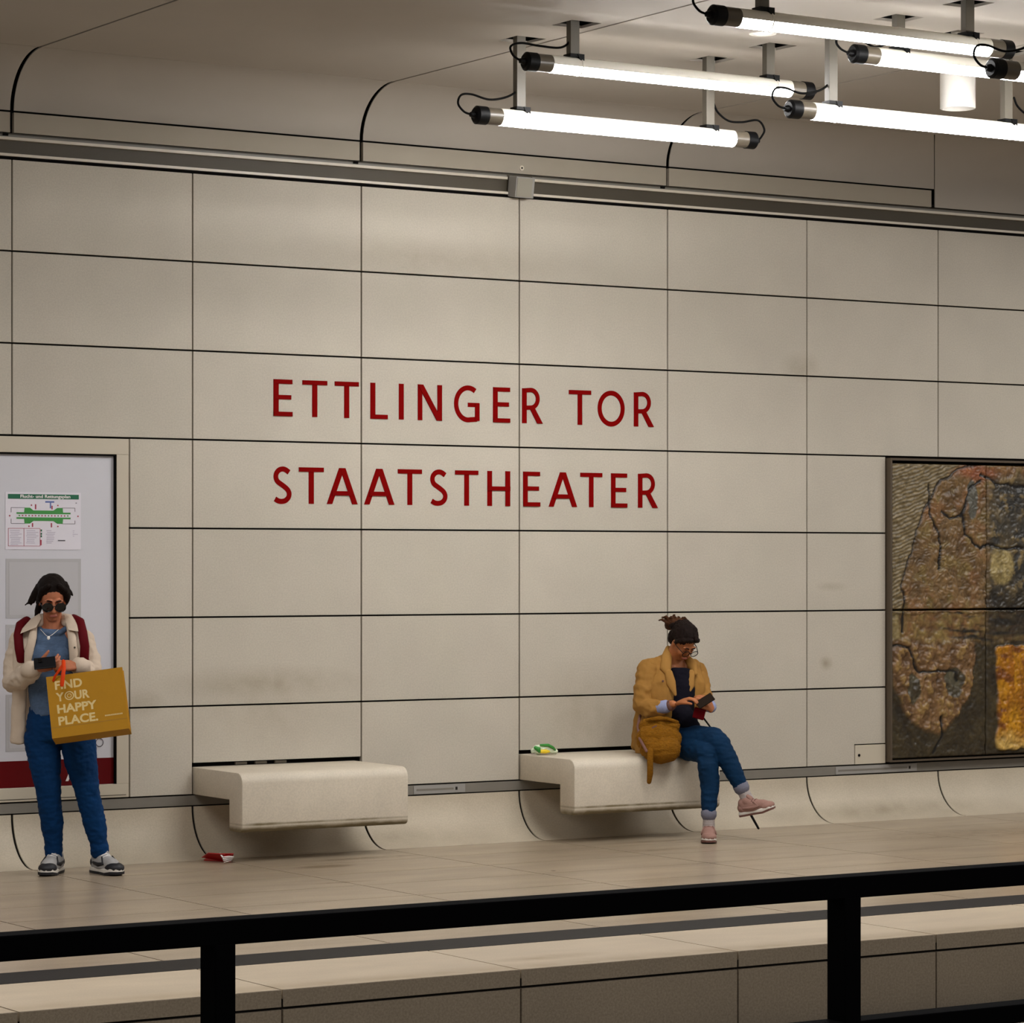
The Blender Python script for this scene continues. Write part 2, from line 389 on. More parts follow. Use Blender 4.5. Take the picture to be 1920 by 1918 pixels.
MB().cyl((3.618, -.006, 4.412), (3.618, -.003, 4.412), .006).build('screw_socket', M['dark'], sc_)
for xg in (-2.4, 0, 2.4, 4.8):
    MB().box(xg-.06, xg-.028, -.010, .0, 4.352, 4.368).build('gap_clip', M['dark'], fas)
HOLES = [(2.24, -2.14), (3.58, -2.165), (2.22, -2.735), (3.6, -2.735), (3.6, -3.3), (4.92, -3.3), (3.62, -3.85), (4.95, -3.87),
         (2.25, -4.4), (3.65, -4.4), (3.6, -5.0), (4.92, -5.0), (4.24, -3.65)]
HS = .10
def ceiling_board(x0, x1, y0, y1):
    hs = [(hx, hy) for hx, hy in HOLES if x0 < hx < x1 and y0 < hy < y1]
    xs = sorted({x0, x1} | {hx+d for hx, hy in hs for d in (-HS, HS)}); ys = sorted({y0, y1} | {hy+d for hx, hy in hs for d in (-HS, HS)})
    inside = lambda x, y: any(abs(x-hx) < HS and abs(y-hy) < HS for hx, hy in hs)
    mb = MB(); T = .016; cell = {}
    for i in range(len(xs)-1):
        for j in range(len(ys)-1):
            cell[i, j] = not inside((xs[i]+xs[i+1])/2, (ys[j]+ys[j+1])/2)
    for (i, j), on in cell.items():
        if not on: continue
        a, b, c, d = xs[i], xs[i+1], ys[j], ys[j+1]
        mb.add([(a,c,CEIL),(b,c,CEIL),(b,d,CEIL),(a,d,CEIL)], [(0,3,2,1)]); mb.add([(a,c,CEIL+T),(b,c,CEIL+T),(b,d,CEIL+T),(a,d,CEIL+T)], [(0,1,2,3)])
        for (di, dj, p, q) in ((-1,0,(a,c),(a,d)), (1,0,(b,c),(b,d)), (0,-1,(a,c),(b,c)), (0,1,(a,d),(b,d))):
            if not cell.get((i+di, j+dj), False):
                mb.add([(p[0],p[1],CEIL),(q[0],q[1],CEIL),(q[0],q[1],CEIL+T),(p[0],p[1],CEIL+T)], [(0,1,2,3)])
    o = mb.build('ceiling_board', M['plaster'], ceil)
    return o
for a in (-3.6, -2.4, 0, 2.4, 4.8, 7.2, 9.6):
    b = -2.4 if a == -3.6 else a+2.4
    ceiling_board(a+.009, b-.009, -7.2, -.409)
for hx, hy in HOLES:
    mb = MB()
    mb.box(hx-.13, hx+.13, hy-.13, hy-.11, CEIL+.017, CEIL+.26).box(hx-.13, hx+.13, hy+.11, hy+.13, CEIL+.017, CEIL+.26)
    mb.box(hx-.13, hx-.11, hy-.11, hy+.11, CEIL+.017, CEIL+.26).box(hx+.11, hx+.13, hy-.11, hy+.11, CEIL+.017, CEIL+.26)
    mb.build('hanger_pocket', M['dark'], ceil)
MB().box(4.20, 4.27, -3.68, -3.62, CEIL+.004, CEIL+.25).build('anchor_block', M['hanger'], ceil)

# grey metal strip above the skirting, curved skirting, floor
bb = struct(MB().box(XL, XR, .006, .05, .310, .370).build('baseboard_back', M['greymetal']))
for a, b in ((2.79, 3.18), (6.26, 7.0)):
    cv = MB().box(a, b, .0, .006, .313, .367).build('cover_plate', M['cover'], bb)
    MB().box(b-.075, b-.06, -.002, .0, .330, .350).build('catch', M['joint'], cv)
    MB().box(a+.02, b-.09, -.002, .0, .334, .346).build('inlay', M['greymetal'], cv)
sk = struct(MB().xprism([(-.30, -.04), (-.27, -.028), (-.19, -.018), (-.10, .03), (-.02, .12), (.014, .20), (.022, .305), (.06, .305), (.06, -.04)], XL, XR).build('trim_3', M['joint']))
def skirt(x0, x1):
    ts = [PI/2*i/14 for i in range(15)]
    pf = [(-.3+.3*math.cos(a), .302-.302*math.sin(a)) for a in ts]
    prof = pf + [(-.3, -.012)] + [(-.3+.309*math.cos(a), .302-.309*math.sin(a)) for a in ts[::-1]]
    MB().xprism(prof, x0, x1).build('curved_skirting', M['skirt'], sk, autosmooth=.5)
for n in range(-3, 10): skirt(n*PW+.008, (n+1)*PW-.008)

floor = struct(MB().box(XL, XR, -5.58, .05, -.16, -.045).build('floor', M['joint']))
YJ = [-.30, -.90, -1.50, -2.10, -2.70, -3.30, -3.90, -4.47]
GF = .0052
cache = {}
def slab(x0, y1, y0, m, name='floor_slab', gy=GF):
    k = (round(y1-y0, 3), m)
    if k not in cache:
        me = MB().box(GF, PW-GF, gy, y1-y0-gy, -.04, 0).mesh(name); me.materials.append(M[m]); cache[k] = me
    return part(cache[k], name, floor, (x0, y0, 0))
for n in range(-3, 10):
    for j in range(len(YJ)-1): slab(n*PW, YJ[j], YJ[j+1], 'floor', gy=.0042)
    slab(n*PW, -4.80, -5.595, 'coping')
MB().box(XL, XR, -4.80, -4.47, -.04, .001).build('guide_strip', M['strip'], floor)
# face of the platform and the track bed
pf = struct(MB().box(XL, XR, -5.57, -5.5, -.5, -.045).build('wall_platform', M['joint']))
for n in range(-3, 10):
    MB().box(n*PW+.005, (n+1)*PW-.005, -5.60, -5.5955, -.072, -.0005).build('coping_face', M['facing'], pf)
    MB().box(n*PW+.005, (n+1)*PW-.005, -5.60, -5.56, -.36, -.084).build('face_panel', M['facing'], pf)
struct(MB().box(XL-6, XR, -11.1, -5.57, -.6, -.362).build('floor_track', M['track']))
struct(MB().box(XL-10, XR, -20, -11.1, -.6, 0.0).build('floor_near', M['floor']))

# ------------------------------------------------------------------ benches
def bench(x0, label, org):
    b = thing('bench', label, 'bench', org, 'cantilevered stone benches')
    def arc(cy, cz, r, a0, a1, n=6): return [(cy+r*math.cos(a0+(a1-a0)*i/n), cz+r*math.sin(a0+(a1-a0)*i/n)) for i in range(n+1)]
    R = .065
    prof = [(.03, .545)] + arc(-.645+R, .543-R, R, PI/2, PI) + arc(-.645+.035, .185+.035, .035, PI, PI*1.5, 4) + \
           [(-.485, .185), (-.475, .195), (-.473, .374), (.03, .376)]
    MB().xprism(prof, x0+.006, x0+1.2-.035).build('bench_body', M['cast'], b, bevel=.008, bseg=2, autosmooth=.6)
    return b
bench(1.2, 'pale stone bench without anyone on it, the left of the two', (1.8, -.3, 0))
bench(3.6, 'pale stone bench on which the woman in the tan coat sits', (4.2, -.3, 0))
MB().box(1.205, 2.395, .022, .03, .548, .568).build('slot_back', M['dark'], wall)
MB().box(3.605, 4.795, .022, .03, .548, .568).build('slot_back', M['dark'], wall)
for xa, xb in ((1.50, 1.58), (1.64, 1.72), (1.78, 1.86)):
    MB().box(xa, xb, .004, .022, .550, .566).build('slot_shim', M['channel'], wall)

# ------------------------------------------------------------------ station name in red letters on the wall
def stroke(mb, pts, t, closed=False):
    """flat strokes of thickness t in the (x, z) plane, mitred"""
    n = len(pts); pts = [V((p[0], p[1])) for p in pts]; Lf = []; Rt = []
    for i in range(n):
        if closed: a, b = pts[(i-1) % n], pts[(i+1) % n]
        else: a, b = pts[max(i-1, 0)], pts[min(i+1, n-1)]
        d1 = (pts[i]-a).normalized() if (pts[i]-a).length > 1e-9 else (b-pts[i]).normalized()
        d2 = (b-pts[i]).normalized() if (b-pts[i]).length > 1e-9 else d1
        n1 = V((-d1.y, d1.x)); n2 = V((-d2.y, d2.x)); m = (n1+n2).normalized(); k = t/2/max(m.dot(n1), .4)
        Lf.append(pts[i]+m*k); Rt.append(pts[i]-m*k)
    Y0, Y1 = -.003-.0004*(len(mb.f) % 13), .001
    vs = []; fs = []
    for i in range(n): vs += [(Lf[i].x, Y0, Lf[i].y), (Rt[i].x, Y0, Rt[i].y), (Lf[i].x, Y1, Lf[i].y), (Rt[i].x, Y1, Rt[i].y)]
    for i in range(n if closed else n-1):
        a, b = 4*i, 4*((i+1) % n)
        fs += [(a, a+1, b+1, b), (a+2, b+2, b+3, a+3), (a, b, b+2, a+2), (a+1, a+3, b+3, b+1)]
    if not closed: fs += [(0, 2, 3, 1), (4*n-4, 4*n-3, 4*n-1, 4*n-2)]
    mb.add(vs, fs)
def earc(cx, cz, rx, rz, a0, a1, n=22):
    return [(cx+rx*math.cos(math.radians(a0+(a1-a0)*i/n)), cz+rz*math.sin(math.radians(a0+(a1-a0)*i/n))) for i in range(n+1)]
def glyph(ch, x0, x1, z0, z1, tv=.037, th=.028):
    mb = MB(); W = x1-x0; H = z1-z0; zm = (z0+z1)/2
    L = x0+tv/2; R = x1-tv/2; T = z1-th/2; B = z0+th/2
    if ch == 'E':
        stroke(mb, [(L, z0), (L, z1)], tv); stroke(mb, [(x0, T), (x1, T)], th); stroke(mb, [(x0, B), (x1, B)], th); stroke(mb, [(x0, zm+.004), (x1-.008, zm+.004)], th)
    elif ch == 'T': stroke(mb, [((x0+x1)/2, z0), ((x0+x1)/2, z1)], tv); stroke(mb, [(x0, T), (x1, T)], th)
    elif ch == 'L': stroke(mb, [(L, z0), (L, z1)], tv); stroke(mb, [(x0, B), (x1, B)], th)
    elif ch == 'I': stroke(mb, [((x0+x1)/2, z0), ((x0+x1)/2, z1)], tv)
    elif ch == 'H': stroke(mb, [(L, z0), (L, z1)], tv); stroke(mb, [(R, z0), (R, z1)], tv); stroke(mb, [(x0, zm), (x1, zm)], th)
    elif ch == 'N':
        stroke(mb, [(L, z0), (L, z1)], tv*.92); stroke(mb, [(R, z0), (R, z1)], tv*.92)
        mb.sweep([(x0, -.0064, z1), (x0+tv*1.1, -.0064, z1), (x1, -.0064, z0), (x1-tv*1.1, -.0064, z0)], [(x0, .001, z1), (x0+tv*1.1, .001, z1), (x1, .001, z0), (x1-tv*1.1, .001, z0)])
    elif ch == 'A':
        c = (x0+x1)/2; k = tv*1.08; a = tv*.62
        for sx in (-1, 1):
            f = [(c+sx*W/2, z0), (c+sx*(W/2-k), z0), (c+sx*(a-k), z1), (c+sx*a, z1)]
            mb.sweep([(p[0], -.004-.0006*sx, p[1]) for p in f], [(p[0], .001, p[1]) for p in f])
        zb = z0+H*.30; stroke(mb, [(c-W*.33, zb), (c+W*.33, zb)], th)
    elif ch == 'O': stroke(mb, earc((x0+x1)/2, zm, W/2-tv/2, H/2-th/2+.003, 0, 360, 40)[:-1], (tv+th)/2, True)
    elif ch == 'G':
        pts = earc((x0+x1)/2+.012, zm, W/2+.012-tv/2, H/2-th/2+.003, 54, 282, 30); stroke(mb, pts+[(x1-tv*.5, z0+.017)], (tv+th)/2)
        stroke(mb, [(R+.002, z0+.006), (R+.002, zm+.006)], tv*.9); stroke(mb, [(x1-W*.45, zm-.006), (x1, zm-.006)], th)
    elif ch == 'R':
        stroke(mb, [(L, z0), (L, z1)], tv); rz = H*.27; zc = z1-th/2-rz+.004
        pts = [(L, T)] + earc(x0+W*.42, zc+.004, W*.42-tv*.35, rz-.004, 90, -90, 16) + [(L, zc-rz+.006)]
        stroke(mb, pts, th*1.04)
        f = [(x0+W*.33, zc-rz+.012), (x0+W*.33+tv*1.1, zc-rz+.012), (x1, z0), (x1-tv*1.18, z0)]
        mb.sweep([(p[0], -.0067, p[1]) for p in f], [(p[0], .001, p[1]) for p in f])
    elif ch == 'S':
        nrm = [(.96,.90),(.74,.975),(.52,1.0),(.27,.965),(.09,.86),(.06,.73),(.17,.615),(.40,.535),(.63,.46),(.86,.365),(.97,.25),(.92,.125),(.72,.03),(.46,0),(.22,.015),(.0,.075)]
        t_ = (tv+th)/2; Q = [(x0+t_/2+(W-t_)*a, z0+t_/2-.003+(H-t_+.006)*b) for a, b in nrm]; out = []
        E_ = [Q[0]]+Q+[Q[-1]]
        for i in range(1, len(E_)-2):
            for q in range(4):
                f = q/4; p = [E_[i-1], E_[i], E_[i+1], E_[i+2]]
                out.append(tuple(.5*(2*p[1][k]+(p[2][k]-p[0][k])*f+(2*p[0][k]-5*p[1][k]+4*p[2][k]-p[3][k])*f*f+(3*p[1][k]-p[0][k]-3*p[2][k]+p[3][k])*f**3) for k in (0, 1)))
        stroke(mb, out+[Q[-1]], t_)
    return mb
L1 = [('E',1.764,1.898),('T',1.97,2.149),('T',2.204,2.379),('L',2.465,2.593),('I',2.677,2.713),('N',2.817,3.002),('G',3.091,3.287),('E',3.393,3.525),('R',3.62,3.782),('T',3.991,4.169),('O',4.221,4.446),('R',4.519,4.683)]
L2 = [('S',1.759,1.895),('T',1.945,2.124),('A',2.146,2.371),('A',2.419,2.643),('T',2.669,2.849),('S',2.907,3.046),('T',3.101,3.279),('H',3.349,3.526),('E',3.628,3.761),('A',3.83,4.057),('T',4.083,4.26),('E',4.332,4.463),('R',4.553,4.716)]
for line, z0, z1, lab in ((L1, 2.729, 2.960, 'large red letters ETTLINGER TOR, upper line on the panelled wall'), (L2, 2.180, 2.410, 'large red letters STAATSTHEATER, lower line on the panelled wall')):
    t = thing('station_sign', lab, 'sign', ((line[0][1]+line[-1][2])/2, 0, z0), 'red station name lettering')
    for ch_, a, b in line: glyph(ch_, a, b, z0, z1).build('letter', M['red'], t)

# ------------------------------------------------------------------ hanging tube lamps
def tube_lamp(xa, xb, y, z, hang, label, cable_dirs):
    t = thing('tube_lamp', label, 'lamp', ((xa+xb)/2, y, CEIL), 'hanging tube lamps')
    r = .050; n = 32
    xs0, xs1 = xa+.17, xb-.17
    def arc_tube(a0, a1, x0, x1, rr, inner):
        k = 20; o = [(y+rr*math.sin(math.radians(a0+(a1-a0)*i/k)), z+rr*math.cos(math.radians(a0+(a1-a0)*i/k))) for i in range(k+1)]
        i_ = [(y+inner*math.sin(math.radians(a1+(a0-a1)*i/k)), z+inner*math.cos(math.radians(a1+(a0-a1)*i/k))) for i in range(k+1)]
        return MB().xprism(o+i_, x0, x1)
    arc_tube(99, 261, xs0, xs1, r, r-.006).build('diffuser', M['tube'], t, autosmooth=.6)
    arc_tube(-98.5, 98.5, xs0, xs1, r, r-.006).build('white_back', M['tubetop'], t, autosmooth=.6)
    for s, e, x1 in ((xa+.06, xs0, 0), (xs1, xb-.06, 1)):
        MB().cyl((s, y, z), (e, y, z), r*.99, n).build('end_sleeve', M['sleeve'], t, autosmooth=.6)
    for e, d in ((xa, 1), (xb, -1)):
        c = MB().cyl((e, y, z), (e+d*.012, y, z), r*.80, n, r*1.06).cyl((e+d*.012, y, z), (e+d*.075, y, z), r*1.06, n).build('end_cap', M['cap'], t, autosmooth=.6)
        MB().cyl((e-d*.028, y, z), (e+d*.004, y, z), .014, 14, .022).build('cable_gland', M['cap'], c, autosmooth=.6)
    for hx in hang:
        MB().box(hx-.045, hx+.015, y-.022, y+.022, z+r+.012, CEIL+.2).build('hanger', M['hanger'], t, bevel=.002)
        c = MB().box(hx-.055, hx+.03, y-.036, y+.036, z+r-.002, z+r+.016).sweep(
            [(hx-.01, y-.040, z+r+.016), (hx+.036, y-.040, z+r+.016), (hx+.036, y-.040, z+r*.35), (hx+.016, y-.040, z+r*.35)],
            [(hx-.01, y+.040, z+r+.016), (hx+.036, y+.040, z+r+.016), (hx+.036, y+.040, z+r*.35), (hx+.016, y+.040, z+r*.35)]).build('clamp', M['cap'], t)
        k = 28; ring = MB()
        ring.add([(hx+dx, y+rr*math.sin(2*PI*i/k), z+rr*math.cos(2*PI*i/k)) for i in range(k) for dx, rr in ((.018, r*1.02), (.026, r*1.02), (.026, r*1.06), (.018, r*1.06))],
                 [(4*i+q, 4*i+(q+1) % 4, 4*((i+1) % k)+(q+1) % 4, 4*((i+1) % k)+q) for i in range(k) for q in range(4)])
        ring.build('clip_ring', M['tubetop'], c)
    for end, pts in cable_dirs:
        e = xa if end == 'a' else xb
        P = [V((e+dx, y+dy, z+dz)) for dx, dy, dz in pts]
        # Catmull-Rom through the points
        out = []
        Q = [P[0]]+P+[P[-1]]
        for i in range(1, len(Q)-2):
            for s_ in range(8):
                f = s_/8; p0, p1, p2, p3 = Q[i-1], Q[i], Q[i+1], Q[i+2]
                out.append(.5*((2*p1)+(p2-p0)*f+(2*p0-5*p1+4*p2-p3)*f*f+(3*p1-p0-3*p2+p3)*f**3))
        out.append(P[-1])
        MB().tube(out, .0065, 8, capn=1).build('cable', M['cable'], t, smooth=True)
    return t
ZL, ZH = 4.366, 4.592
curlA = [(-.02, 0, 0), (-.07, 0, .012), (-.11, 0, .055), (-.09, 0, .105), (-.02, 0, .115), (.10, 0, .095), (.22, 0, .12), (.295, 0, .17), (.325, 0, .25), (.325, 0, .42)]
curlH = [(-.02, 0, 0), (-.08, 0, .02), (-.11, 0, .06), (-.06, 0, .11), (.05, 0, .09), (.16, 0, .05), (.26, 0, .09), (.31, 0, .16), (.33, 0, .24)]
curlB = [(.02, 0, 0), (.05, 0, .03), (.07, 0, .075), (.02, 0, .125), (-.10, 0, .105), (-.20, 0, .105), (-.28, 0, .15), (-.31, 0, .2)]
runB = [(-.02, 0, 0), (-.06, .02, .03), (-.07, .03, .08), (.0, .03, .105), (.12, .03, .10), (.25, .01, .10), (.31, 0, .15), (.33, 0, .24)]
tube_lamp(1.910, 3.915, -2.15, ZL, (2.23, 3.58), 'white tube lamp nearest the wall, low on the left of the cluster', [('a', curlA), ('b', curlB)])
tube_lamp(1.870, 3.890, -2.735, 4.588, (2.21, 3.585), 'white tube lamp just above and behind the lowest left tube', [('a', runB)])
tube_lamp(3.275, 5.275, -3.30, ZL, (3.60, 4.92), 'white tube lamp low on the right, below the white cylinder lamp', [('a', curlA), ('b', curlB)])
tube_lamp(3.275, 5.275, -3.87, 4.598, (3.62, 4.95), 'white tube lamp passing in front of the white cylinder lamp', [('a', curlH)])
tube_lamp(1.925, 3.955, -4.40, 4.602, (2.27, 3.66), 'white tube lamp crossing the top of the picture, highest of the cluster', [('a', curlA)])
tube_lamp(3.275, 5.275, -5.00, ZL, (3.60, 4.92), 'white tube lamp at the right edge, only its capped end in view', [('a', curlA)])

t = thing('cylinder_downlight', 'white cylindrical lamp on the ceiling behind the tube lamps', 'lamp', (4.9, -2.87, CEIL))
cy = MB(); k = 40; cx0, cy0 = 4.9, -2.87
def ringp(r, z): return [(cx0+r*math.cos(2*PI*i/k), cy0+r*math.sin(2*PI*i/k), z) for i in range(k)]
prof = [(.0, CEIL), (.107, CEIL), (.107, 4.552), (.103, 4.548), (.094, 4.548), (.092, 4.60)]
vs = [p for r, z in prof for p in ringp(max(r, .001), z)]
cy.add(vs, [(i*k+j, i*k+(j+1) % k, (i+1)*k+(j+1) % k, (i+1)*k+j) for i in range(len(prof)-1) for j in range(k)])
cy.build('cylinder_body', M['white'], t, autosmooth=.5)
MB().cyl((cx0, cy0, 4.598), (cx0, cy0, 4.606), .093, k).build('lens', M['cover'], t)
t = thing('recessed_downlight', 'small round white lamp set in the ceiling between the tubes', 'lamp', (3.273, -3.068, CEIL))
rg = MB(); cx0, cy0 = 3.273, -3.068
prof = [(.055, CEIL-.004), (.078, CEIL-.006), (.080, CEIL), (.055, CEIL)]
rg.add([p for r, z in prof for p in ringp(r, z)], [(i*k+j, i*k+(j+1) % k, ((i+1) % 4)*k+(j+1) % k, ((i+1) % 4)*k+j) for i in range(4) for j in range(k)])
rg.build('trim_ring', M['white'], t, autosmooth=.5)
MB().cyl((cx0, cy0, CEIL-.003), (cx0, cy0, CEIL-.0005), .056, k).build('lens', M['lampglass'], t)

# ------------------------------------------------------------------ poster case
pc = thing('display_case', 'cream framed display case with white board and dark red foot band', 'display case', (.15, 0, .379))
X0, X1, Z0, Z1 = -1.19, CASE_X-.006, .379, 2.562
fx0, fx1, fz0, fz1 = -1.09, .683, .462, 2.466
MB().box(X0, X1, -.004, .03, fz1, Z1).build('frame_bar', M['frame'], pc, bevel=.003)
MB().box(X0, X1, -.004, .03, Z0, fz0).build('frame_bar', M['frame'], pc, bevel=.003)
MB().box(X0, fx0, -.004, .03, fz0, fz1).build('frame_bar', M['frame'], pc, bevel=.003)
MB().box(fx1, X1, -.004, .03, fz0, fz1).build('frame_bar', M['frame'], pc, bevel=.003)
MB().box(X0+.03, X1-.02, -.006, -.003, .392, .396).build('frame_groove', M['channel'], pc)
MB().box(fx0, fx1, -.002, .02, fz1-.010, fz1).build('gasket', M['dark'], pc)
MB().box(fx1-.010, fx1, -.002, .02, fz0, fz1-.010).build('gasket', M['dark'], pc)
MB().box(fx0, fx0+.010, -.002, .02, fz0, fz1-.010).build('gasket', M['dark'], pc)
BY = .020
MB().box(fx0, fx1, BY, .03, fz0, fz1).build('board', M['board'], pc)
band = MB().box(fx0, fx1-.01, BY-.002, BY, .463, .622).build('foot_band', M['band'], pc)
def text_mesh(s, size, bold=0, spacing=1.0):
    cu = bpy.data.curves.new('t', 'FONT'); cu.body = s; cu.size = size; cu.offset = bold; cu.space_character = spacing; cu.resolution_u = 4; cu.extrude = .0006
    o = bpy.data.objects.new('t', cu); C.objects.link(o)
    dg = bpy.context.evaluated_depsgraph_get(); me = bpy.data.meshes.new_from_object(o.evaluated_get(dg))
    bpy.data.objects.remove(o); bpy.data.curves.remove(cu); return me
def put_text(s, size, org, ax, az, m, parent, name='lettering', bold=0, fit=None, spacing=1.0):
    me = text_mesh(s, size, bold, spacing); ax = V(ax).normalized(); az = V(az).normalized(); an = ax.cross(az)
    k = 1
    xs = [v.co.x for v in me.vertices]
    if fit: k = fit/(max(xs)-min(xs))
    for v in me.vertices: v.co = V(org) + ax*((v.co.x-min(xs))*k) + az*(v.co.y*(k if fit is None else 1)) + an*v.co.z - ORG[parent]
    me.materials.clear(); me.materials.append(m); o = bpy.data.objects.new(name, me); C.objects.link(o); o.parent = parent; ORG[o] = ORG[parent]; return o
put_text('A', .135, (.355, BY-.003, .492), (1, 0, 0), (0, 0, 1), M['letterwhite'], band, 'band_letter', .002)
put_text('s', .135, (.505, BY-.003, .495), (1, 0, 0), (0, 0, 1), M['letterwhite'], band, 'band_letter', .002)
sh = MB().box(-.035, .455, BY-.003, BY, 1.886, 2.231).build('plan_sheet', M['paper'], pc)
F = BY-.0045
def flat(x0, x1, z0, z1, m, name): return MB().box(x0, x1, F, BY-.003, z0, z1).build(name, M[m], sh)
flat(-.019, .441, 2.190, 2.218, 'green', 'title_bar')
put_text('Flucht- und Rettungsplan', .026, (.06, F-.001, 2.1965), (1, 0, 0), (0, 0, 1), M['letterwhite'], sh, 'title', .0006, fit=.325)
lw = .0022
for a in (('h', .001, .09, 2.137), ('h', .33, .416, 2.137), ('h', .001, .09, 2.042), ('h', .33, .416, 2.042), ('v', .001, 2.042, 2.070), ('v', .001, 2.108, 2.137), ('v', .416, 2.042, 2.062), ('v', .416, 2.115, 2.137)):
    if a[0] == 'h': flat(a[1], a[2], a[3]-lw/2, a[3]+lw/2, 'ink', 'plan_line')
    else: flat(a[1]-lw/2, a[1]+lw/2, a[2], a[3], 'ink', 'plan_line')
for sgn in (1, -1):
    zc = 2.0895; o = [(.036, 0), (.036, .013), (.085, .013), (.088, .044), (.122, .044), (.145, .026), (.275, .026), (.30, .044), (.335, .044), (.338, .013), (.387, .013), (.387, 0)]
    o = [(x, .008+h*.9) if h else (x, .010) for x, h in o]
    pts = [(x, zc+sgn*h) for x, h in o]
    MB().sweep([(x, F, z) for x, z in pts], [(x, BY-.003, z) for x, z in pts]).build('platform_print', M['leaf'], sh)
for i in range(16):
    flat(.05+i*.021, .058+i*.021, 2.0855, 2.0935, 'inkred' if i % 3 else 'leaf', 'exit_mark')
for x, z0, z1, m in ((.155, 2.128, 2.158, 'inkred'), (.252, 2.135, 2.168, 'inkblue'), (.262, 2.128, 2.150, 'inkred'), (.135, 2.022, 2.045, 'inkred'), (.258, 2.020, 2.046, 'inkred'), (.128, 2.148, 2.156, 'inkred'), (.30, 2.148, 2.156, 'inkred'), (.112, 2.022, 2.030, 'inkred'), (.30, 2.022, 2.030, 'inkred'), (-.012, 2.084, 2.092, 'inkred'), (.432, 2.084, 2.092, 'inkred'), (.42, 2.166, 2.170, 'ink')):
    flat(x, x+.008, z0, z1, m, 'mark')
flat(.222, .280, 2.168, 2.178, 'inkblue', 'north_mark')
lg = MB()
for x in (-.018, .083, .187): lg.box(x, x+lw, F, BY-.003, 1.906, 2.012)
for z in (1.906, 2.012): lg.box(-.018, .187, F, BY-.003, z, z+lw)
lg.build('legend_outline', M['inkred'], sh)
rnd = random.Random(3)
lines = MB()
for x0, x1, n in ((-.008, .072, 9), (.095, .178, 8), (.225, .29, 8), (.395, .44, 4)):
    for i in range(n):
        z = 1.998-i*.0105; lines.box(x0+rnd.random()*.01, x1-rnd.random()*.03, F, BY-.003, z, z+.0035)
lo_ = lines.build('legend_lines', mat('faint_print', rgb(186, 178, 194), .5), sh); lo_['kind'] = 'stuff'
for z in (1.995, 1.975, 1.960): flat(.192, .2, z, z+.012, 'green', 'legend_sign')
flat(.190, .198, 1.912, 1.945, 'inkred', 'legend_sign')
flat(.305, .352, 1.938, 1.944, 'ink', 'signature')
for z1, z0 in ((1.831, 1.475), (1.437, 1.06), (1.02, .68)):
    MB().box(-.032, .456, BY-.002, BY, z0, z1).build('empty_sheet', M['greysheet'], pc)
    MB().box(-.012, .436, BY-.003, BY-.002, z0+.02, z1-.02).build('empty_sheet', M['board'] if False else mat('pale_grey_sheet', rgb(186, 184, 186), .5), pc)
mbk = MB(); kk = 24
mbk.add([(.578+rr*math.cos(2*PI*i/kk), F, .716+rr*math.sin(2*PI*i/kk)) for i in range(kk) for rr in (.022, .027)], [(2*i, 2*i+1, 2*((i+1) % kk)+1, 2*((i+1) % kk)) for i in range(kk)])
mbk.build('round_mark', M['ink'], pc)

# ------------------------------------------------------------------ ceramic relief (a generic abstract relief in the same colours)
def relief_tile(x0, x1, z0, z1, parent, step):
    nx = int((x1-x0)/step)+1; nz = int((z1-z0)/step)+1
    vs = []; cols = []
    for j in range(nz):
        for i in range(nx):
            x = x0+(x1-x0)*i/(nx-1); z = z0+(z1-z0)*j/(nz-1)
            col, h = relief(x, z)
            edge = min(i, nx-1-i, j, nz-1-j)
            vs.append(V((x, -.012-h if edge else .0, z))); cols.append(col)
    fs = [(j*nx+i, j*nx+i+1, (j+1)*nx+i+1, (j+1)*nx+i) for j in range(nz-1) for i in range(nx-1)]
    org = ORG[parent]
    me = bpy.data.meshes.new('relief_tile'); me.from_pydata([v-org for v in vs], [], fs); me.shade_smooth()
    at_ = me.color_attributes.new('glaze', 'FLOAT_COLOR', 'POINT')
    at_.data.foreach_set('color', [c for col in cols for c in (col[0], col[1], col[2], 1)])
    me.materials.append(M['glaze']); o = bpy.data.objects.new('relief_tile', me); C.objects.link(o); o.parent = parent; ORG[o] = org; return o
g = bpy.data.materials.new('glazed_ceramic'); g.use_nodes = True; M['glaze'] = g
b_ = g.node_tree.nodes['Principled BSDF']; a_ = g.node_tree.nodes.new('ShaderNodeVertexColor'); a_.layer_name = 'glaze'
g.node_tree.links.new(a_.outputs[0], b_.inputs['Base Color']); b_.inputs['Roughness'].default_value = .42
def mixc(a, b, t): t = max(0, min(1, t)); return tuple(a[i]*(1-t)+b[i]*t for i in range(3))
def cl(r, g_, b): return (lin(r), lin(g_), lin(b))
def sstep(a, b, x): t = max(0, min(1, (x-a)/(b-a))); return t*t*(3-2*t)
def fb(x, z, s, o=0):
    return noise.fractal(V((x*s+o, z*s-o, o*.37)), 1.0, 2.0, 4)
def seg_d(x, z, pts):
    best = 9
    for (ax, az), (bx, bz) in zip(pts[:-1], pts[1:]):
        dx, dz = bx-ax, bz-az; t = max(0, min(1, ((x-ax)*dx+(z-az)*dz)/(dx*dx+dz*dz+1e-9)))
        best = min(best, math.hypot(x-ax-dx*t, z-az-dz*t))
    return best
RX0, RZ0, RZ1 = 6.735, .40, 2.535
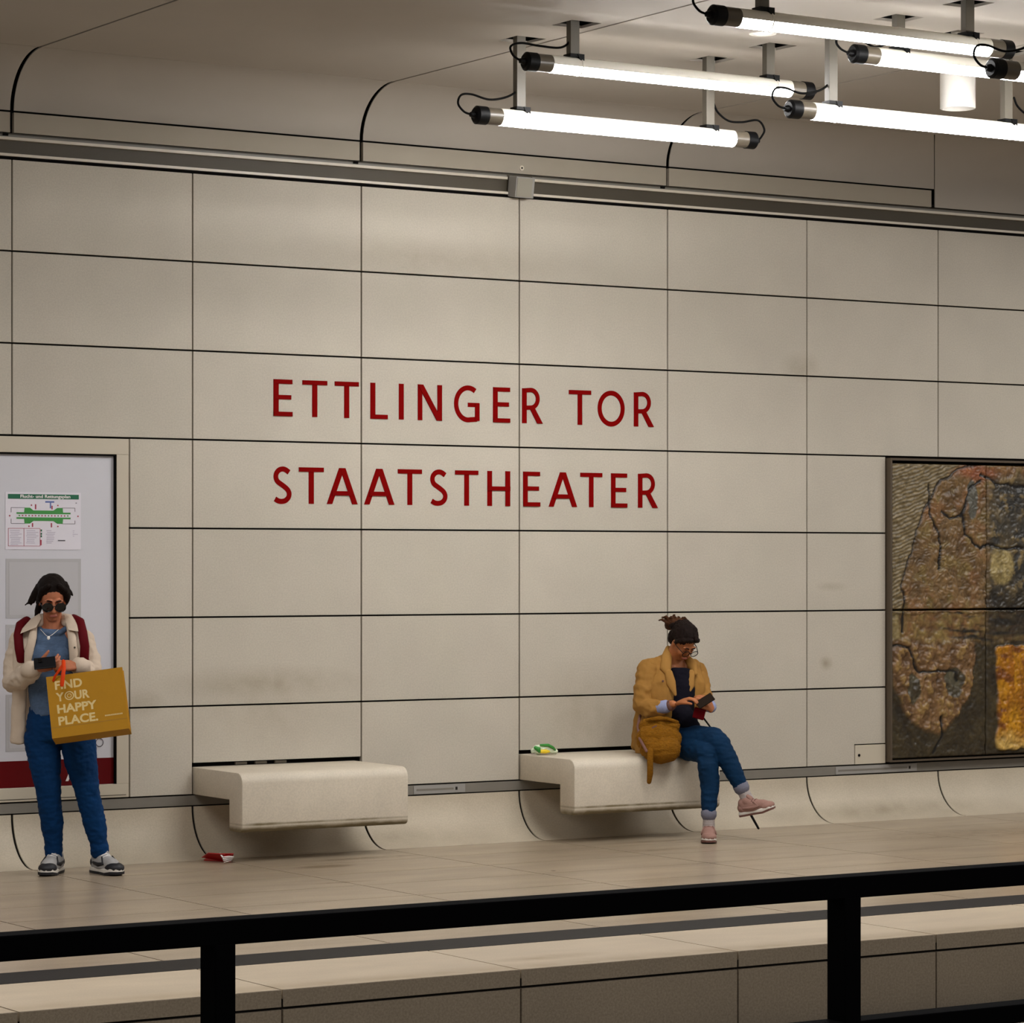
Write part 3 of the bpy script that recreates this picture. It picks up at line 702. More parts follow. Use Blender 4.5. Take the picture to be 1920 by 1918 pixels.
# rust and ochre masses, in metres from the relief's lower left corner
OUT1 = [(.10, 1.20), (.17, 1.42), (.26, 1.62), (.33, 1.80), (.44, 1.96), (.62, 2.08), (.85, 2.13)]
CUTS = [[(.35, 1.98), (.37, 1.78), (.44, 1.55), (.45, 1.38)], [(.50, 1.78), (.56, 1.72), (.66, 1.75), (.70, 1.86), (.76, 1.95), (.86, 2.02)],
        [(.68, 1.76), (.72, 1.62), (.84, 1.52), (1.02, 1.50), (1.25, 1.53)], [(.04, .80), (.18, .78), (.22, .70), (.28, .64), (.52, .65), (.60, .62), (.63, .56)],
        [(.85, 2.06), (1.05, 1.98), (1.3, 1.95)], [(.46, .30), (.48, .18), (.40, .05)], [(.12, 1.2), (.13, .9)]]
def relief(X, Z):
    x, z = X-RX0, Z-RZ0
    wx = x+.03*fb(x, z, 5, 3.1); wz = z+.03*fb(x, z, 5, 8.7)
    n1 = fb(x, z, 6, 1.3); n2 = fb(x, z, 17, 4.2); n3 = fb(x, z, 42, 9.1)
    olive = mixc(cl(66, 56, 34), cl(42, 34, 22), .5+.6*n1)
    col = olive; h = .006+.006*n2
    # pale hatched ground, upper left
    dl = None
    zo = 1.2
    for (ax, az), (bx, bz) in zip(OUT1[:-1], OUT1[1:]):
        if az <= wz <= bz: dl = ax+(bx-ax)*(wz-az)/(bz-az)
    if wz > 1.05:
        lim = dl if dl is not None else (.10 if wz < 1.2 else 9)
        t = sstep(-.012, .012, lim-wx)
        ht = .5+.5*math.sin((z*1.9-x*.62)*120+4*n1)
        hatch_c = mixc(cl(132, 116, 84), cl(74, 62, 38), ht*.75+.3*n2)
        rust = mixc(mixc(cl(128, 101, 64), cl(88, 68, 42), .5+.8*n1), cl(134, 92, 56), .6*sstep(.05, .8, fb(x, z, 4, 12.0)+.28*sstep(1.7, 2.1, z)))
        rust = mixc(rust, cl(120, 100, 58), sstep(.05, .5, fb(x, z, 9, 2.2)))
        swirl = .5+.5*math.sin(60*fb(x, z, 2.6, 6.0))
        rust = mixc(rust, cl(84, 60, 38), .30*swirl)
        # darker right part
        rt = sstep(.86, .98, wx)
        grey = mixc(cl(98, 84, 58), cl(50, 48, 44), .5+.9*n1)
        grey = mixc(grey, cl(112, 96, 64), sstep(.1, .5, n2))
        body = mixc(rust, grey, rt*sstep(2.08, 1.98, wz))
        col = mixc(body, hatch_c, t); h = .012+.010*n2+.006*swirl*(1-t)+.005*ht*t
    else:
        t = sstep(.12, .08, wx)*sstep(.82, .86, wz)
        col = mixc(col, cl(128, 112, 74), t)
        band_ = sstep(.80, .86, wz)
        rust = mixc(cl(128, 90, 54), cl(84, 60, 34), .5+.8*n1)
        streak = sstep(-.1, .35, fb(x*.35, z*2.2, 7, 5.5))
        col = mixc(col, mixc(mixc(rust, cl(124, 108, 60), .4+.5*n2), cl(34, 30, 22), streak*sstep(.35, .6, wx)), band_*(1-t))
        # tan rounded mass, lower left
        ex = (wx-.40)/.40; ez = (wz-.74)/.56
        e = math.hypot(ex, ez) if wz < .74 else abs(ex)
        tm = sstep(1.02, .95, e)*sstep(.86, .80, wz)
        tan = mixc(mixc(cl(128, 96, 60), cl(94, 68, 42), .5+.9*n1), cl(132, 104, 58), sstep(.1, .5, n2))
        col = mixc(col, tan, tm); h += .012*tm*(1+n2)
        for ox, oz, rx_, rz_ in ((.215, .50, .065, .12), (.60, .54, .085, .12)):
            q = math.hypot((wx-ox)/rx_, (wz-oz)/rz_); col = mixc(col, mixc(cl(92, 86, 66), cl(58, 50, 36), .5+n2), sstep(1.05, .9, q)); h -= .008*sstep(1.05, .8, q)
    # pale lobed mass right of the middle, grey-blue oval above
    q = math.hypot((wx-1.06)/.13, (wz-1.38)/.15)
    col = mixc(col, mixc(cl(166, 148, 98), cl(104, 88, 48), .45+1.0*n2), sstep(1.05, .8, q)); h += .012*sstep(1.1, .6, q)
    q = math.hypot((wx-.765)/.055, (wz-1.88)/.14); col = mixc(col, cl(86, 84, 74), sstep(1.05, .85, q))
    q = math.hypot((wx-1.12)/.17, (wz-1.70)/.10); col = mixc(col, cl(62, 58, 50), .7*sstep(1.2, .5, q))
    q = math.hypot((wx-.80)/.26, (wz-2.07)/.07); col = mixc(col, cl(142, 70, 46), .6*sstep(1.1, .4, q))
    # dark band right of centre
    q = sstep(.86, .96, wx)*sstep(.80, .90, wz)*sstep(1.25, 1.15, wz); col = mixc(col, cl(38, 34, 28), .8*q)
    # yellow block, lower right, with vertical runs
    yl = sstep(1.00, 1.015, wx)*sstep(.045, .06, wz)*sstep(.80, .79, wz)*sstep(2.3, 2.28, wx)
    if yl > 0:
        run = fb(x*2.2, z*.6, 8, 7.7)
        ye = mixc(mixc(cl(186, 130, 16), cl(150, 92, 12), .5+.9*run), cl(116, 66, 18), sstep(.12, .5, fb(x*.8, z*1.6, 7, 2.9)))
        ye = mixc(ye, cl(196, 160, 84), sstep(.15, .02, wz-.04+.03*n1))
        col = mixc(col, ye, yl); h += yl*(.016+.012*run+.006*n3)
    for c_ in CUTS:
        d = seg_d(wx, wz, c_); k = sstep(.016, .004, d); col = mixc(col, cl(18, 14, 10), k); h -= .012*k
    d = seg_d(wx, wz, OUT1); k = sstep(.014, .004, d); col = mixc(col, cl(26, 20, 14), k*.9); h -= .01*k
    v = 1+.38*n3+.22*n2
    return tuple(max(0, c*v) for c in col), max(.001, h+.004*n3)
art = thing('ceramic_relief', 'large brown and yellow abstract glazed relief in a dark steel frame', 'artwork', (8.08, 0, .384))
M['steel'] = mat('dark_steel_frame', rgb(92, 80, 66), .4, metal=.3)
for a in ((6.716, 6.732, .386, 2.556), (PAINT_X1-.02, PAINT_X1-.004, .386, 2.556), (6.732, PAINT_X1-.02, 2.540, 2.556), (6.732, PAINT_X1-.02, .386, .398)):
    MB().box(a[0], a[1], -.05, .03, a[2], a[3]).build('frame_bar', M['steel'], art)
MB().box(6.732, PAINT_X1-.02, .02, .03, .398, 2.540).build('backing', M['dark'], art)
XM, ZM = 7.641, 1.470
for xa, xb, st in ((6.744, XM-.004, .0065), (XM+.004, 8.55-.004, .0075), (8.55+.004, 9.425, .02)):
    for za, zb in ((.405, ZM-.004), (ZM+.004, 2.522)): relief_tile(xa, xb, za, zb, art, st)

# ------------------------------------------------------------------ railing in the foreground
rl = thing('railing', 'black square-section metal railing across the foreground', 'railing', (-3.0, -11.27, 0))
RY0, RY1 = -11.30, -11.23
def rail_z(ztop, t, name): MB().box(-9.5, 4, RY0, RY1, ztop-t, ztop).build(name, M['rail'], rl, bevel=.003)
rail_z(1.049, .052, 'top_rail'); rail_z(.701, .046, 'middle_rail'); rail_z(.36, .046, 'bottom_rail')
for i in range(-2, 5):
    x = -4.442+1.69*i
    MB().box(x, x+.049, RY0-.0005, RY1+.0005, 0, 1.0).build('post', M['rail'], rl, bevel=.003)

# ------------------------------------------------------------------ people: tools
def R_(a, b, t): return a*(1-t)+b*t
def head_shape(mb, c, f, up, k=1.0):
    """skull, face, nose, ears; c is the middle of the head, f where the face looks, up the crown"""
    s = f.cross(up).normalized()*-1
    E = lambda o, a, b, d, nu=18: mb.ell(c+(s*o[0]+f*o[1]+up*o[2])*k, s*a*k, f*b*k, up*d*k, nu, 12)
    E((0, -.012, .028), .074, .094, .090); E((0, .022, -.030), .062, .070, .088)
    E((0, .050, -.098), .034, .030, .024); E((0, .030, -.078), .050, .050, .034)
    for q in (-1, 1):
        E((q*.036, .062, -.032), .026, .026, .026); E((q*.030, .080, .028), .028, .012, .010)
        E((q*.076, -.004, -.012), .008, .018, .030)
    mb.tube([c+(f*.086+up*.020)*k, c+(f*.104-up*.016)*k, c+(f*.108-up*.030)*k], [.009*k, .011*k, .014*k], 10)
    E((0, .088, -.062), .024, .012, .007); E((0, .085, -.073), .021, .012, .008)
    return s
def hand(mb, wrist, d, n, t, curl, spread=.10, k=.92, thumb=(.5, .8, .35), tcurl=.3):
    """palm, four fingers of their own lengths with three joints each, thumb from the side of the palm.
    d along the hand, n the way the palm faces, t the thumb side; curl per finger in radians per joint"""
    d = V(d).normalized(); n = (V(n)-d*V(n).dot(d)).normalized(); t = V(t); t = (t-d*t.dot(d)-n*t.dot(n)).normalized()
    w = V(wrist); ln = (.074, .082, .077, .060); off = (.029, .010, -.010, -.028); kn = (.088, .093, .089, .080)
    for i in range(4):
        kp = w+(d*kn[i]+t*off[i])*k
        mb.tube([w+t*off[i]*.55*k, R_(w+t*off[i]*.8*k, kp, .5)-n*.002, kp], [.016*k, .0155*k, .0118*k], 10)
        p = kp; a = 0; dd = (d+t*spread*(1.5-i)*.5).normalized()
        pts = [p]
        for q, fr in enumerate((.45, .30, .25)):
            a += curl[i]*(1, 1.1, .7)[q]; p = p+(dd*math.cos(a)+n*math.sin(a))*ln[i]*fr*k; pts.append(p)
        mb.tube(pts, [.0108*k, .0098*k, .0088*k, .0076*k], 10)
    b = w+(d*.022+t*.026)*k; td = (d*thumb[0]+t*thumb[1]+n*thumb[2]).normalized()
    p1 = b+td*.042*k; td2 = (td+d*tcurl+n*tcurl*.6-t*tcurl*.5).normalized(); p2 = p1+td2*.032*k; p3 = p2+(td2+n*.15).normalized()*.024*k
    mb.tube([w+t*.012*k, b, p1, p2, p3], [.014*k, .0165*k, .0125*k, .0108*k, .0088*k], 10)
def shoe(parent, ankle, toe, up, name_label, upper, trim, sole_m, lace_m, L=.265, wdt=.047, side=1):
    """a trainer from heel to toe: sole, upper, toe cap, heel counter, laces; toe = flat direction of the foot"""
    d = V(toe).normalized(); up = V(up); up = (up-d*up.dot(d)).normalized(); s = d.cross(up)
    h = V(ankle)                                   # the point on the ground under the ankle
    P = lambda a, b, c: h+d*a+s*b+up*c
    k = L/.265
    sl = MB()
    out = [(-.070, .030), (-.078, 0), (-.070, -.030), (-.03, -.036), (.05, -.036), (.12, -.048), (.165, -.040), (.187, -.012), (.185, .016), (.160, .040), (.11, .046), (.04, .036), (-.03, .036)]
    lo = [P(a*k, b*k, .000 + (.010 if a > .15 else 0)) for a, b in out]; hi = [P(a*k, b*k, .032*k+(.008 if a > .15 else 0)) for a, b in out]
    sl.sweep(lo, hi)
    so = sl.build('shoe', M[sole_m], parent, bevel=.006, bseg=2, autosmooth=.8)
    if name_label: so['label'] = name_label
    ot = MB(); ot.sweep([p-up*.0005 for p in lo], [R_(a_1, b_1, .42)+(R_(a_1, b_1, .42)-P(.05, 0, .013))*.012 for a_1, b_1 in zip(lo, hi)]); ot.build('outsole', M[trim if trim != 'pink' else 'pinkdark'], so)
    u = MB()
    u.tube([P(-.045*k, 0, .058*k), P(0, 0, .062*k), P(.06*k, 0, .056*k), P(.115*k, 0, .046*k), P(.150*k, 0, .038*k)], [.034*k, .040*k, .041*k, .040*k, .030*k], 16, flat=(up, .95))
    u.tube([P(-.035*k, 0, .045*k), P(-.030*k, 0, .085*k)], [.037*k, .036*k], 14); u.tube([P(.03*k, 0, .07*k), P(.0, 0, .095*k)], [.038*k, .036*k], 14)
    u.ell(P(.05*k, 0, .036*k), d*.13*k, s*.043*k, up*.020*k)
    u.blob('upper', M[upper], so, .0045, 3)
    tc = MB(); tc.ell(P(.132*k, -.002*k, .038*k), d*.058*k, s*.047*k, up*.030*k); tc.build('toe_cap', M[trim], so, smooth=True)
    hc = MB(); hc.ell(P(-.042*k, 0, .055*k), d*.036*k, s*.038*k, up*.036*k); hc.build('heel_counter', M[trim], so, smooth=True)
    for q in (-1, 1):
        MB().tube([P(-.02*k, q*.037*k, .056*k), P(.04*k, q*.043*k, .050*k), P(.09*k, q*.042*k, .058*k), P(.060*k, q*.030*k, .086*k)], [.008, .012, .012, .008], 8, flat=(s, .5)).build('side_panel', M[trim], so, smooth=True)
    for i in range(5):
        a = .045+.017*i; z = .103-.0085*i
        MB().tube([P(a*k, -.024*k, (z-.010)*k), P((a+.004)*k, 0, (z+.001)*k), P(a*k, .024*k, (z-.010)*k)], .0042, 6, capn=1).build('lace', M[lace_m], so, smooth=True)
    MB().tube([P(.035*k, 0, .105*k), P(.02*k, 0, .125*k)], [.022*k, .020*k], 12, flat=(d, .5)).build('tongue', M[upper], so, smooth=True)
    return so
def glasses(parent, c, f, up, s, lens_m, frame_m, r, gap, name, tinted, off=.0, temple=True):
    """two lens rings, bridge and temples on a face"""
    g_ = MB(); k = 26
    o0 = c+f*(.108+off)+up*.004
    gl = None
    for q in (-1, 1):
        cc = o0+s*q*(gap/2+r)
        pts = [cc+s*math.cos(2*PI*i/k)*r+up*math.sin(2*PI*i/k)*r*.92 for i in range(k+1)]
        g_.tube(pts, .0026, 6, capn=0)
    g_.tube([o0-s*gap/2+up*.006, o0+f*.003+up*.009, o0+s*gap/2+up*.006], .0026, 6)
    if temple:
        for q in (-1, 1): g_.tube([o0+s*q*(gap/2+2*r)+up*.008, c+s*q*.079+f*.05+up*.012, c+s*q*.079-f*.005+up*.008], .0026, 6)
    fr = g_.build(name, M[frame_m], parent, smooth=True)
    for q in (-1, 1):
        cc = o0+s*q*(gap/2+r)
        m = MB().ell(cc, s*r*.97, up*r*.9, f*.0022, 24, 8).build('lens', M[lens_m], fr, smooth=True)
    return fr
M['clearlens'] = bpy.data.materials.new('clear_lens'); M['clearlens'].use_nodes = True
_n = M['clearlens'].node_tree; _b = _n.nodes['Principled BSDF']; _b.inputs['Transmission Weight'].default_value = 1; _b.inputs['Roughness'].default_value = .02; _b.inputs['IOR'].default_value = 1.02
M['eyewhite'] = mat('eye_white', rgb(226, 220, 212), .3); M['iris'] = mat('dark_iris', rgb(40, 28, 20), .2)
def face_bits(parent, c, f, up, s, k=1.0, brow='hair', lid='skin'):
    for q in (-1, 1):
        e = c+(s*q*.032+f*.080+up*.004)*k
        eo = MB().ell(e-f*.001*k, s*.0150*k, f*.011*k, up*.0098*k).build('eyelid', M[lid], parent, smooth=True)
        MB().tube([e+(-s*.013+f*.006-up*.003)*k, e+(f*.0105-up*.0055)*k, e+(s*.013+f*.006-up*.003)*k], .0016*k, 6).build('eyelashes', M['hair'], eo, smooth=True)
        MB().tube([c+(s*q*.016+f*.097+up*.031)*k, c+(s*q*.034+f*.093+up*.034)*k, c+(s*q*.054+f*.078+up*.025)*k], [.0034*k, .0042*k, .0026*k], 6).build('eyebrow', M[brow], parent, smooth=True)
    MB().tube([c+(s*-.021+f*.094-up*.066)*k, c+(f*.1015-up*.0645)*k, c+(s*.021+f*.094-up*.066)*k], [.0035*k, .0062*k, .0035*k], 8).build('lips', M['lip_skin'], parent, smooth=True)

# ------------------------------------------------------------------ the standing woman
D1 = 17.90
ray1 = (px(110, HOR, 1)-CAM).normalized(); A1 = V((ray1.x, ray1.y, 0)).normalized(); S1 = V((A1.y, -A1.x, 0)); Z = V((0, 0, 1))
def p1(u, v, dd=0): return px(u, v, D1+dd)
def w1(px_): return px_/322.7
p_base = px(122, 1636, D1); p_base.z = 0
w1o = thing('person', 'person standing in cream jacket, blue knit top and jeans, looking at a phone', 'person', p_base)
F1 = -A1
hc = p1(98, 1124, -.03)
f1 = (F1*math.cos(.42)-Z*math.sin(.42)+S1*.10).normalized(); u1 = (Z-f1*Z.dot(f1)).normalized()
body = MB()
s1 = head_shape(body, hc, f1, u1, .96)
body.tube([p1(100, 1200, .03), p1(99, 1172, .015), p1(98, 1140, .01)], [.072, .056, .052], 16)
body.tube([p1(76, 1184, .03), p1(98, 1170, .02), p1(120, 1184, .03)], [.036, .046, .036], 12)
body.tube([p1(60, 1196, .03), p1(98, 1186, .02), p1(140, 1196, .03)], [.05, .06, .05], 14)
body.tube([p1(98, 1200, .03), p1(98, 1260, .03), p1(106, 1330, .03), p1(110, 1352, .03)], [.10, .11, .105, .10], 18, flat=(A1, .75), capk=.2)
for pts in ([(45, 1200, .03), (25, 1280, -.03), (66, 1254, -.23)], [(152, 1198, .03), (174, 1266, -.03), (140, 1248, -.24)]):
    q = [p1(*a) for a in pts]; body.tube([q[0], R_(q[0], q[1], .5), q[1], R_(q[1], q[2], .4), q[2]], [.045, .040, .036, .034, .024], 12)
for hip, kn, an in (((88, 1385, .03), (92, 1490, 0), (101, 1600, .04)), ((140, 1385, .03), (163, 1490, 0), (188, 1598, .03))):
    body.tube([p1(*hip), p1(*kn), p1(*an)], [.07, .045, .032], 12)
# her right hand holds the phone up, the left one the ribbon of the bag
hand(body, p1(70, 1252, -.245), S1*.9+Z*.18-A1*.10, A1*.75+Z*.55, Z*.8-A1*.4, (.42, .46, .5, .55), thumb=(.6, .75, .2))
hand(body, p1(139, 1249, -.25), -S1*.92+Z*.05-A1*.2, -Z*.55+A1*.75, Z*.9+A1*.3, (.72, .8, .85, .9), thumb=(.75, .45, .45))
body.blob('body', M['skin'], w1o, .0042, 2)
face_bits(w1o, hc, f1, u1, s1, .96)
glasses(w1o, hc-u1*.006, f1, u1, s1, 'glassblack', 'glassblack', .030, .014, 'sunglasses', True)
# hair gathered at the back, loose at both temples
hr = MB()
hr.ell(hc-f1*.034+u1*.056, s1*.087, f1*.098, u1*.084); hr.ell(hc-f1*.055+u1*.0, s1*.084, f1*.064, u1*.09)
for q in (-1, 1):
    hr.tube([hc+s1*q*.030+f1*.052+u1*.112, hc+s1*q*.066+f1*.040+u1*.078, hc+s1*q*.079+f1*.020+u1*.025, hc+s1*q*.080-f1*.01-u1*.03], [.014, .016, .016, .012], 10)
hr.tube([p1(72, 1100, -.02), p1(62, 1118, -.02), p1(54, 1130, -.01), p1(48, 1134, 0)], [.018, .016, .009, .004], 10)
hr.tube([p1(72, 1108, -.02), p1(63, 1127, -.02), p1(58, 1134, -.01)], [.018, .011, .004], 10)
hr.tube([p1(122, 1094, -.02), p1(130, 1108, -.03), p1(136, 1116, -.03)], [.014, .012, .005], 10); hr.tube([p1(124, 1100, -.04), p1(130, 1120, -.05), p1(126, 1132, -.05)], [.018, .011, .004], 10)
hr.tube([p1(76, 1128, .05), p1(70, 1146, .05), p1(67, 1158, .04)], [.022, .018, .007], 10)
hr.blob('hair', M['hair'], w1o, .005, 3, .004, 16, fold=(2.4, 2.4, .6))
# knit top
tp = MB()
tp.tube([p1(95, 1186, .02), p1(94, 1205, .01), p1(93, 1240, -.015), p1(96, 1280, .0), p1(100, 1318, .0), p1(104, 1330, .005)], [.100, .132, .146, .134, .134, .142], 24, flat=(A1, .74), capk=.15)
tp.tube([p1(72, 1178, .0), p1(84, 1186, -.06), p1(97, 1189, -.075), p1(112, 1186, -.06), p1(124, 1178, .0)], .014, 10)
for a in ((76, 1228), (112, 1228)): tp.ell(p1(a[0], a[1], -.075), S1*.058, A1*.05, Z*.058)
tp.blob('knit_top', M['tee'], w1o, .007, 4, .004, 14)
# jacket: back and two open fronts, sleeves, collar
jk = MB()
jk.tube([p1(98, 1190, .07), p1(97, 1240, .09), p1(100, 1310, .10), p1(100, 1385, .10)], [.135, .160, .165, .175], 20, flat=(A1, .42), capk=.15)
jk.tube([p1(52, 1184, .0), p1(42, 1215, -.06), p1(38, 1260, -.05), p1(36, 1320, .0), p1(33, 1392, .03)], [.040, .050, .046, .040, .042], 14, flat=(A1, .6), capk=.12)
jk.tube([p1(142, 1184, .0), p1(152, 1215, -.06), p1(152, 1260, -.05), p1(158, 1320, .0), p1(168, 1385, .03)], [.040, .054, .046, .038, .034], 14, flat=(A1, .6))
jk.tube([p1(70, 1184, .04), p1(40, 1198, .03)], [.040, .060], 14); jk.tube([p1(128, 1184, .04), p1(156, 1198, .03)], [.040, .060], 14)
jk.blob('jacket', M['cream'], w1o, .0065, 3, .007, 9, fold=(1.6, 1.6, .8))
jk = MB()
jk.tube([p1(40, 1200, .03), p1(30, 1240, .01), p1(28, 1278, -.03), p1(44, 1270, -.12), p1(60, 1258, -.20)], [.064, .064, .070, .060, .050], 16)
jk.blob('sleeve', M['cream'], w1o, .006, 3, .011, 10, fold=(1.2, 1.2, 1.5))
jk = MB()
jk.tube([p1(156, 1200, .03), p1(168, 1232, .01), p1(170, 1262, -.04), p1(158, 1256, -.13), p1(147, 1249, -.20)], [.060, .058, .062, .054, .046], 16)
jk.blob('sleeve', M['cream'], w1o, .006, 3, .011, 10, fold=(1.2, 1.2, 1.5))
def leaf(name, m, parent, pts, th, toward):
    """a flat flap of cloth: an outline with thickness, softened"""
    c0 = sum(pts, V())/len(pts); inner = [R_(p, c0, .45)+toward*th*.9 for p in pts]; n = len(pts)
    vs = [p-toward*th*.5 for p in pts]+[p+toward*th*.4 for p in pts]+inner+[c0+toward*th*1.1]
    fs = [tuple(range(n-1, -1, -1))]
    for i in range(n):
        k = (i+1) % n; fs += [(i, k, n+k, n+i), (n+i, n+k, 2*n+k, 2*n+i), (2*n+i, 2*n+k, 3*n)]
    return MB().add(vs, fs).build(name, m, parent, autosmooth=.9)
MB().tube([p1(73, 1168, -.0), p1(78, 1160, .06), p1(98, 1156, .10), p1(117, 1159, .06), p1(124, 1166, .0)], .030, 12, flat=(A1, .7)).build('collar_stand', M['cream'], w1o, smooth=True)
leaf('collar', M['cream'], w1o, [p1(74, 1150, .02), p1(77, 1160, -.02), p1(68, 1176, -.10), p1(38, 1188, -.105), p1(42, 1178, -.08), p1(58, 1160, .0)], .016, F1)
leaf('collar', M['cream'], w1o, [p1(121, 1150, .02), p1(134, 1152, .01), p1(144, 1168, -.05), p1(147, 1184, -.11), p1(129, 1181, -.115), p1(123, 1166, -.04)], .016, F1)
for pts in ([(65, 1170, -.05), (61, 1195, -.105), (54, 1225, -.118), (51, 1250, -.10)], [(129, 1172, -.05), (135, 1195, -.115), (138, 1225, -.128), (136, 1245, -.11)]):
    q = [p1(*a) for a in pts]; MB().tube(q, [.016, .024, .026, .018], 10, flat=(A1, .4)).build('front_facing', M['cream'], w1o, smooth=True)
MB().ell(p1(140, 1214, -.142), S1*.006, A1*.003, Z*.006).build('button', M['channel'], w1o, smooth=True)
for c_, d_ in (((64, 1255, -.215), (-.9, .1)), ((145, 1249, -.215), (.9, .1))):
    c0 = p1(*c_); c1 = c0+S1*d_[0]*.035+Z*d_[1]*-.02
    MB().tube([c0, c1], [.050, .052], 18, capn=1).build('cuff', M['cream'], w1o, smooth=True)
pend = MB().ell(p1(91, 1196, -.148), S1*.009, A1*.004, Z*.011).build('pendant', M['silver'], w1o, smooth=True)
MB().tube([p1(76, 1180, -.06), p1(86, 1191, -.12), p1(91, 1194, -.145), p1(98, 1190, -.125), p1(110, 1180, -.07)], .0015, 6).build('necklace', M['silver'], w1o, smooth=True)
# jeans
je = MB()
je.tube([p1(102, 1322, .02), p1(106, 1350, .03), p1(110, 1380, .03)], [.145, .176, .185], 24, flat=(A1, .72), capk=.25)
for hip, kn, an in (([(78, 1385, .02), (84, 1430, 0)], [(91, 1480, -.015), (92, 1500, -.005)], [(98, 1545, .03), (101, 1592, .045)]),
                    ([(146, 1385, .02), (152, 1430, 0)], [(163, 1480, -.015), (167, 1500, -.005)], [(178, 1545, .02), (187, 1590, .03)])):
    je.tube([p1(*a) for a in hip+kn+an], [.102, .092, .071, .067, .065, .045], 20)
je.tube([p1(100, 1590, .045), p1(101, 1598, .045)], [.052, .052], 16); je.tube([p1(186, 1586, .03), p1(187, 1595, .03)], [.052, .052], 16)
je.blob('jeans', M['denim'], w1o, .007, 3, .006, 16)
ft = lambda u, v, dd: V((px(u, v, D1+dd).x, px(u, v, D1+dd).y, 0))
shoe(w1o, ft(103, 1626, .05), F1*.93-S1*.28, Z, 'grey trainer with black trim, toe to the left', 'shoegrey', 'shoeblack', 'sole', 'letterwhite', L=.305)
shoe(w1o, ft(190, 1624, .04), F1*.86+S1*.46, Z, 'grey trainer with black trim, toe to the right', 'shoegrey', 'shoeblack', 'sole', 'letterwhite', L=.305)

bp = thing('backpack', 'maroon backpack worn by the standing person, straps over the jacket', 'backpack', p1(100, 1250, .26))
for pts in ([(50, 1164, .03), (38, 1172, -.03), (34, 1192, -.085), (36, 1216, -.10), (40, 1236, -.085), (34, 1262, .05)],
            [(138, 1160, .03), (150, 1166, -.04), (155, 1186, -.10), (159, 1212, -.105), (158, 1236, -.09), (166, 1262, .05)]):
    MB().tube([p1(*a) for a in pts], .027, 12, flat=(A1, .35)).build('strap', M['maroon'], bp, smooth=True)
MB().ell(p1(100, 1255, .27), S1*.14, A1*.085, Z*.20).build('pack_body', M['maroon'], bp, smooth=True)

ph = thing('phone', 'black phone held up by the standing person', 'phone', p1(82, 1244, -.32))
xa = (S1*.97+Z*.10).normalized(); za = (Z*.78+A1*.55); za = (za-xa*za.dot(xa)).normalized(); ya = za.cross(xa)
MB().obox(p1(84, 1243, -.325), xa*.062, ya*.005, za*.038).build('phone_body', M['phoneblack'], ph, bevel=.004)
MB().obox(p1(75, 1238, -.335), xa*.011, ya*.002, za*.011).build('camera_bump', M['glassblack'], ph, bevel=.001)

# paper carrier bag hanging on an orange ribbon
cb = thing('paper_bag', 'mustard paper carrier bag with pale slogan, hanging from an orange ribbon', 'bag', p1(170, 1325, -.36))
BW, BH, BD = .435, .362, .15
bx = (S1*math.cos(.132)+Z*math.sin(.132)-A1*.10).normalized(); bz = (Z*math.cos(.132)-S1*math.sin(.132)); bz = (bz+A1*.30); bz = (bz-bx*bz.dot(bx)).normalized(); by = bz.cross(bx)  # by points away from the viewer
if by.dot(A1) < 0: by = -by
bo = p1(98, 1385, -.42)             # lower left front corner
BP = lambda a, b, c: bo+bx*a+by*b+bz*c
T = .002
for quad, nm in (([(0,0,0),(BW,0,0),(BW,0,BH),(0,0,BH)], 'front_face'), ([(0,BD,0),(BW,BD,0),(BW,BD*.55,BH),(0,BD*.55,BH)], 'back_face'), ([(0,0,0),(BW,0,0),(BW,BD,0),(0,BD,0)], 'bag_bottom')):
    a = [BP(*q) for q in quad]; nn = (a[1]-a[0]).cross(a[3]-a[0]).normalized()*T
    MB().sweep(a, [q+nn for q in a]).build(nm, M['kraft'], cb)
for x in (0, BW):
    sg = 1 if x == 0 else -1
    for quad in ([(x,0,0),(x+sg*.028,BD/2,.05),(x+sg*.03,BD*.27,BH),(x,0,BH)], [(x,BD,0),(x+sg*.028,BD/2,.05),(x+sg*.03,BD*.27,BH),(x,BD*.55,BH)], [(x,0,0),(x,BD,0),(x+sg*.028,BD/2,.05)]):
        a = [BP(*q) for q in quad]; nn = (a[1]-a[0]).cross(a[-1]-a[0]).normalized()*T
        MB().sweep(a, [q+nn for q in a]).build('side_gusset', M['kraft'], cb)
MB().add([BP(.0,-.0028,.060), BP(BW,-.0028,.060), BP(BW,-.0028,.0625), BP(0,-.0028,.0625)], [(0,1,2,3)]).build('fold_line', M['channel'] if False else mat('kraft_crease', rgb(150, 108, 24), .7), cb)
for word, xx, zz, wd, sz in (('FIND', .045, .282, .155, .068), ('Y', .045, .212, .046, .068), ('UR', .150, .212, .085, .068), ('HAPPY', .045, .142, .225, .068), ('PLACE.', .045, .072, .225, .068)):
    put_text(word, sz, BP(xx, -.0016, zz), bx, bz, M['kraftprint'], cb, 'slogan', .0022, fit=wd)
kk = 26; og = MB()
for rr, rw in ((.026, .006), (.013, .004)):
    og.add([BP(.121+r2*math.cos(2*PI*i/kk)*1.05, -.0034, .236+r2*math.sin(2*PI*i/kk)) for i in range(kk) for r2 in (rr, rr-rw)], [(2*i, 2*i+1, 2*((i+1) % kk)+1, 2*((i+1) % kk)) for i in range(kk)])
og.build('slogan', M['kraftprint'], cb)
sm_ = MB()
for i in range(12): sm_.add([BP(.310+i*.0085, -.0034, .088), BP(.316+i*.0085, -.0034, .088), BP(.316+i*.0085, -.0034, .096), BP(.310+i*.0085, -.0034, .096)], [(0,1,2,3)])
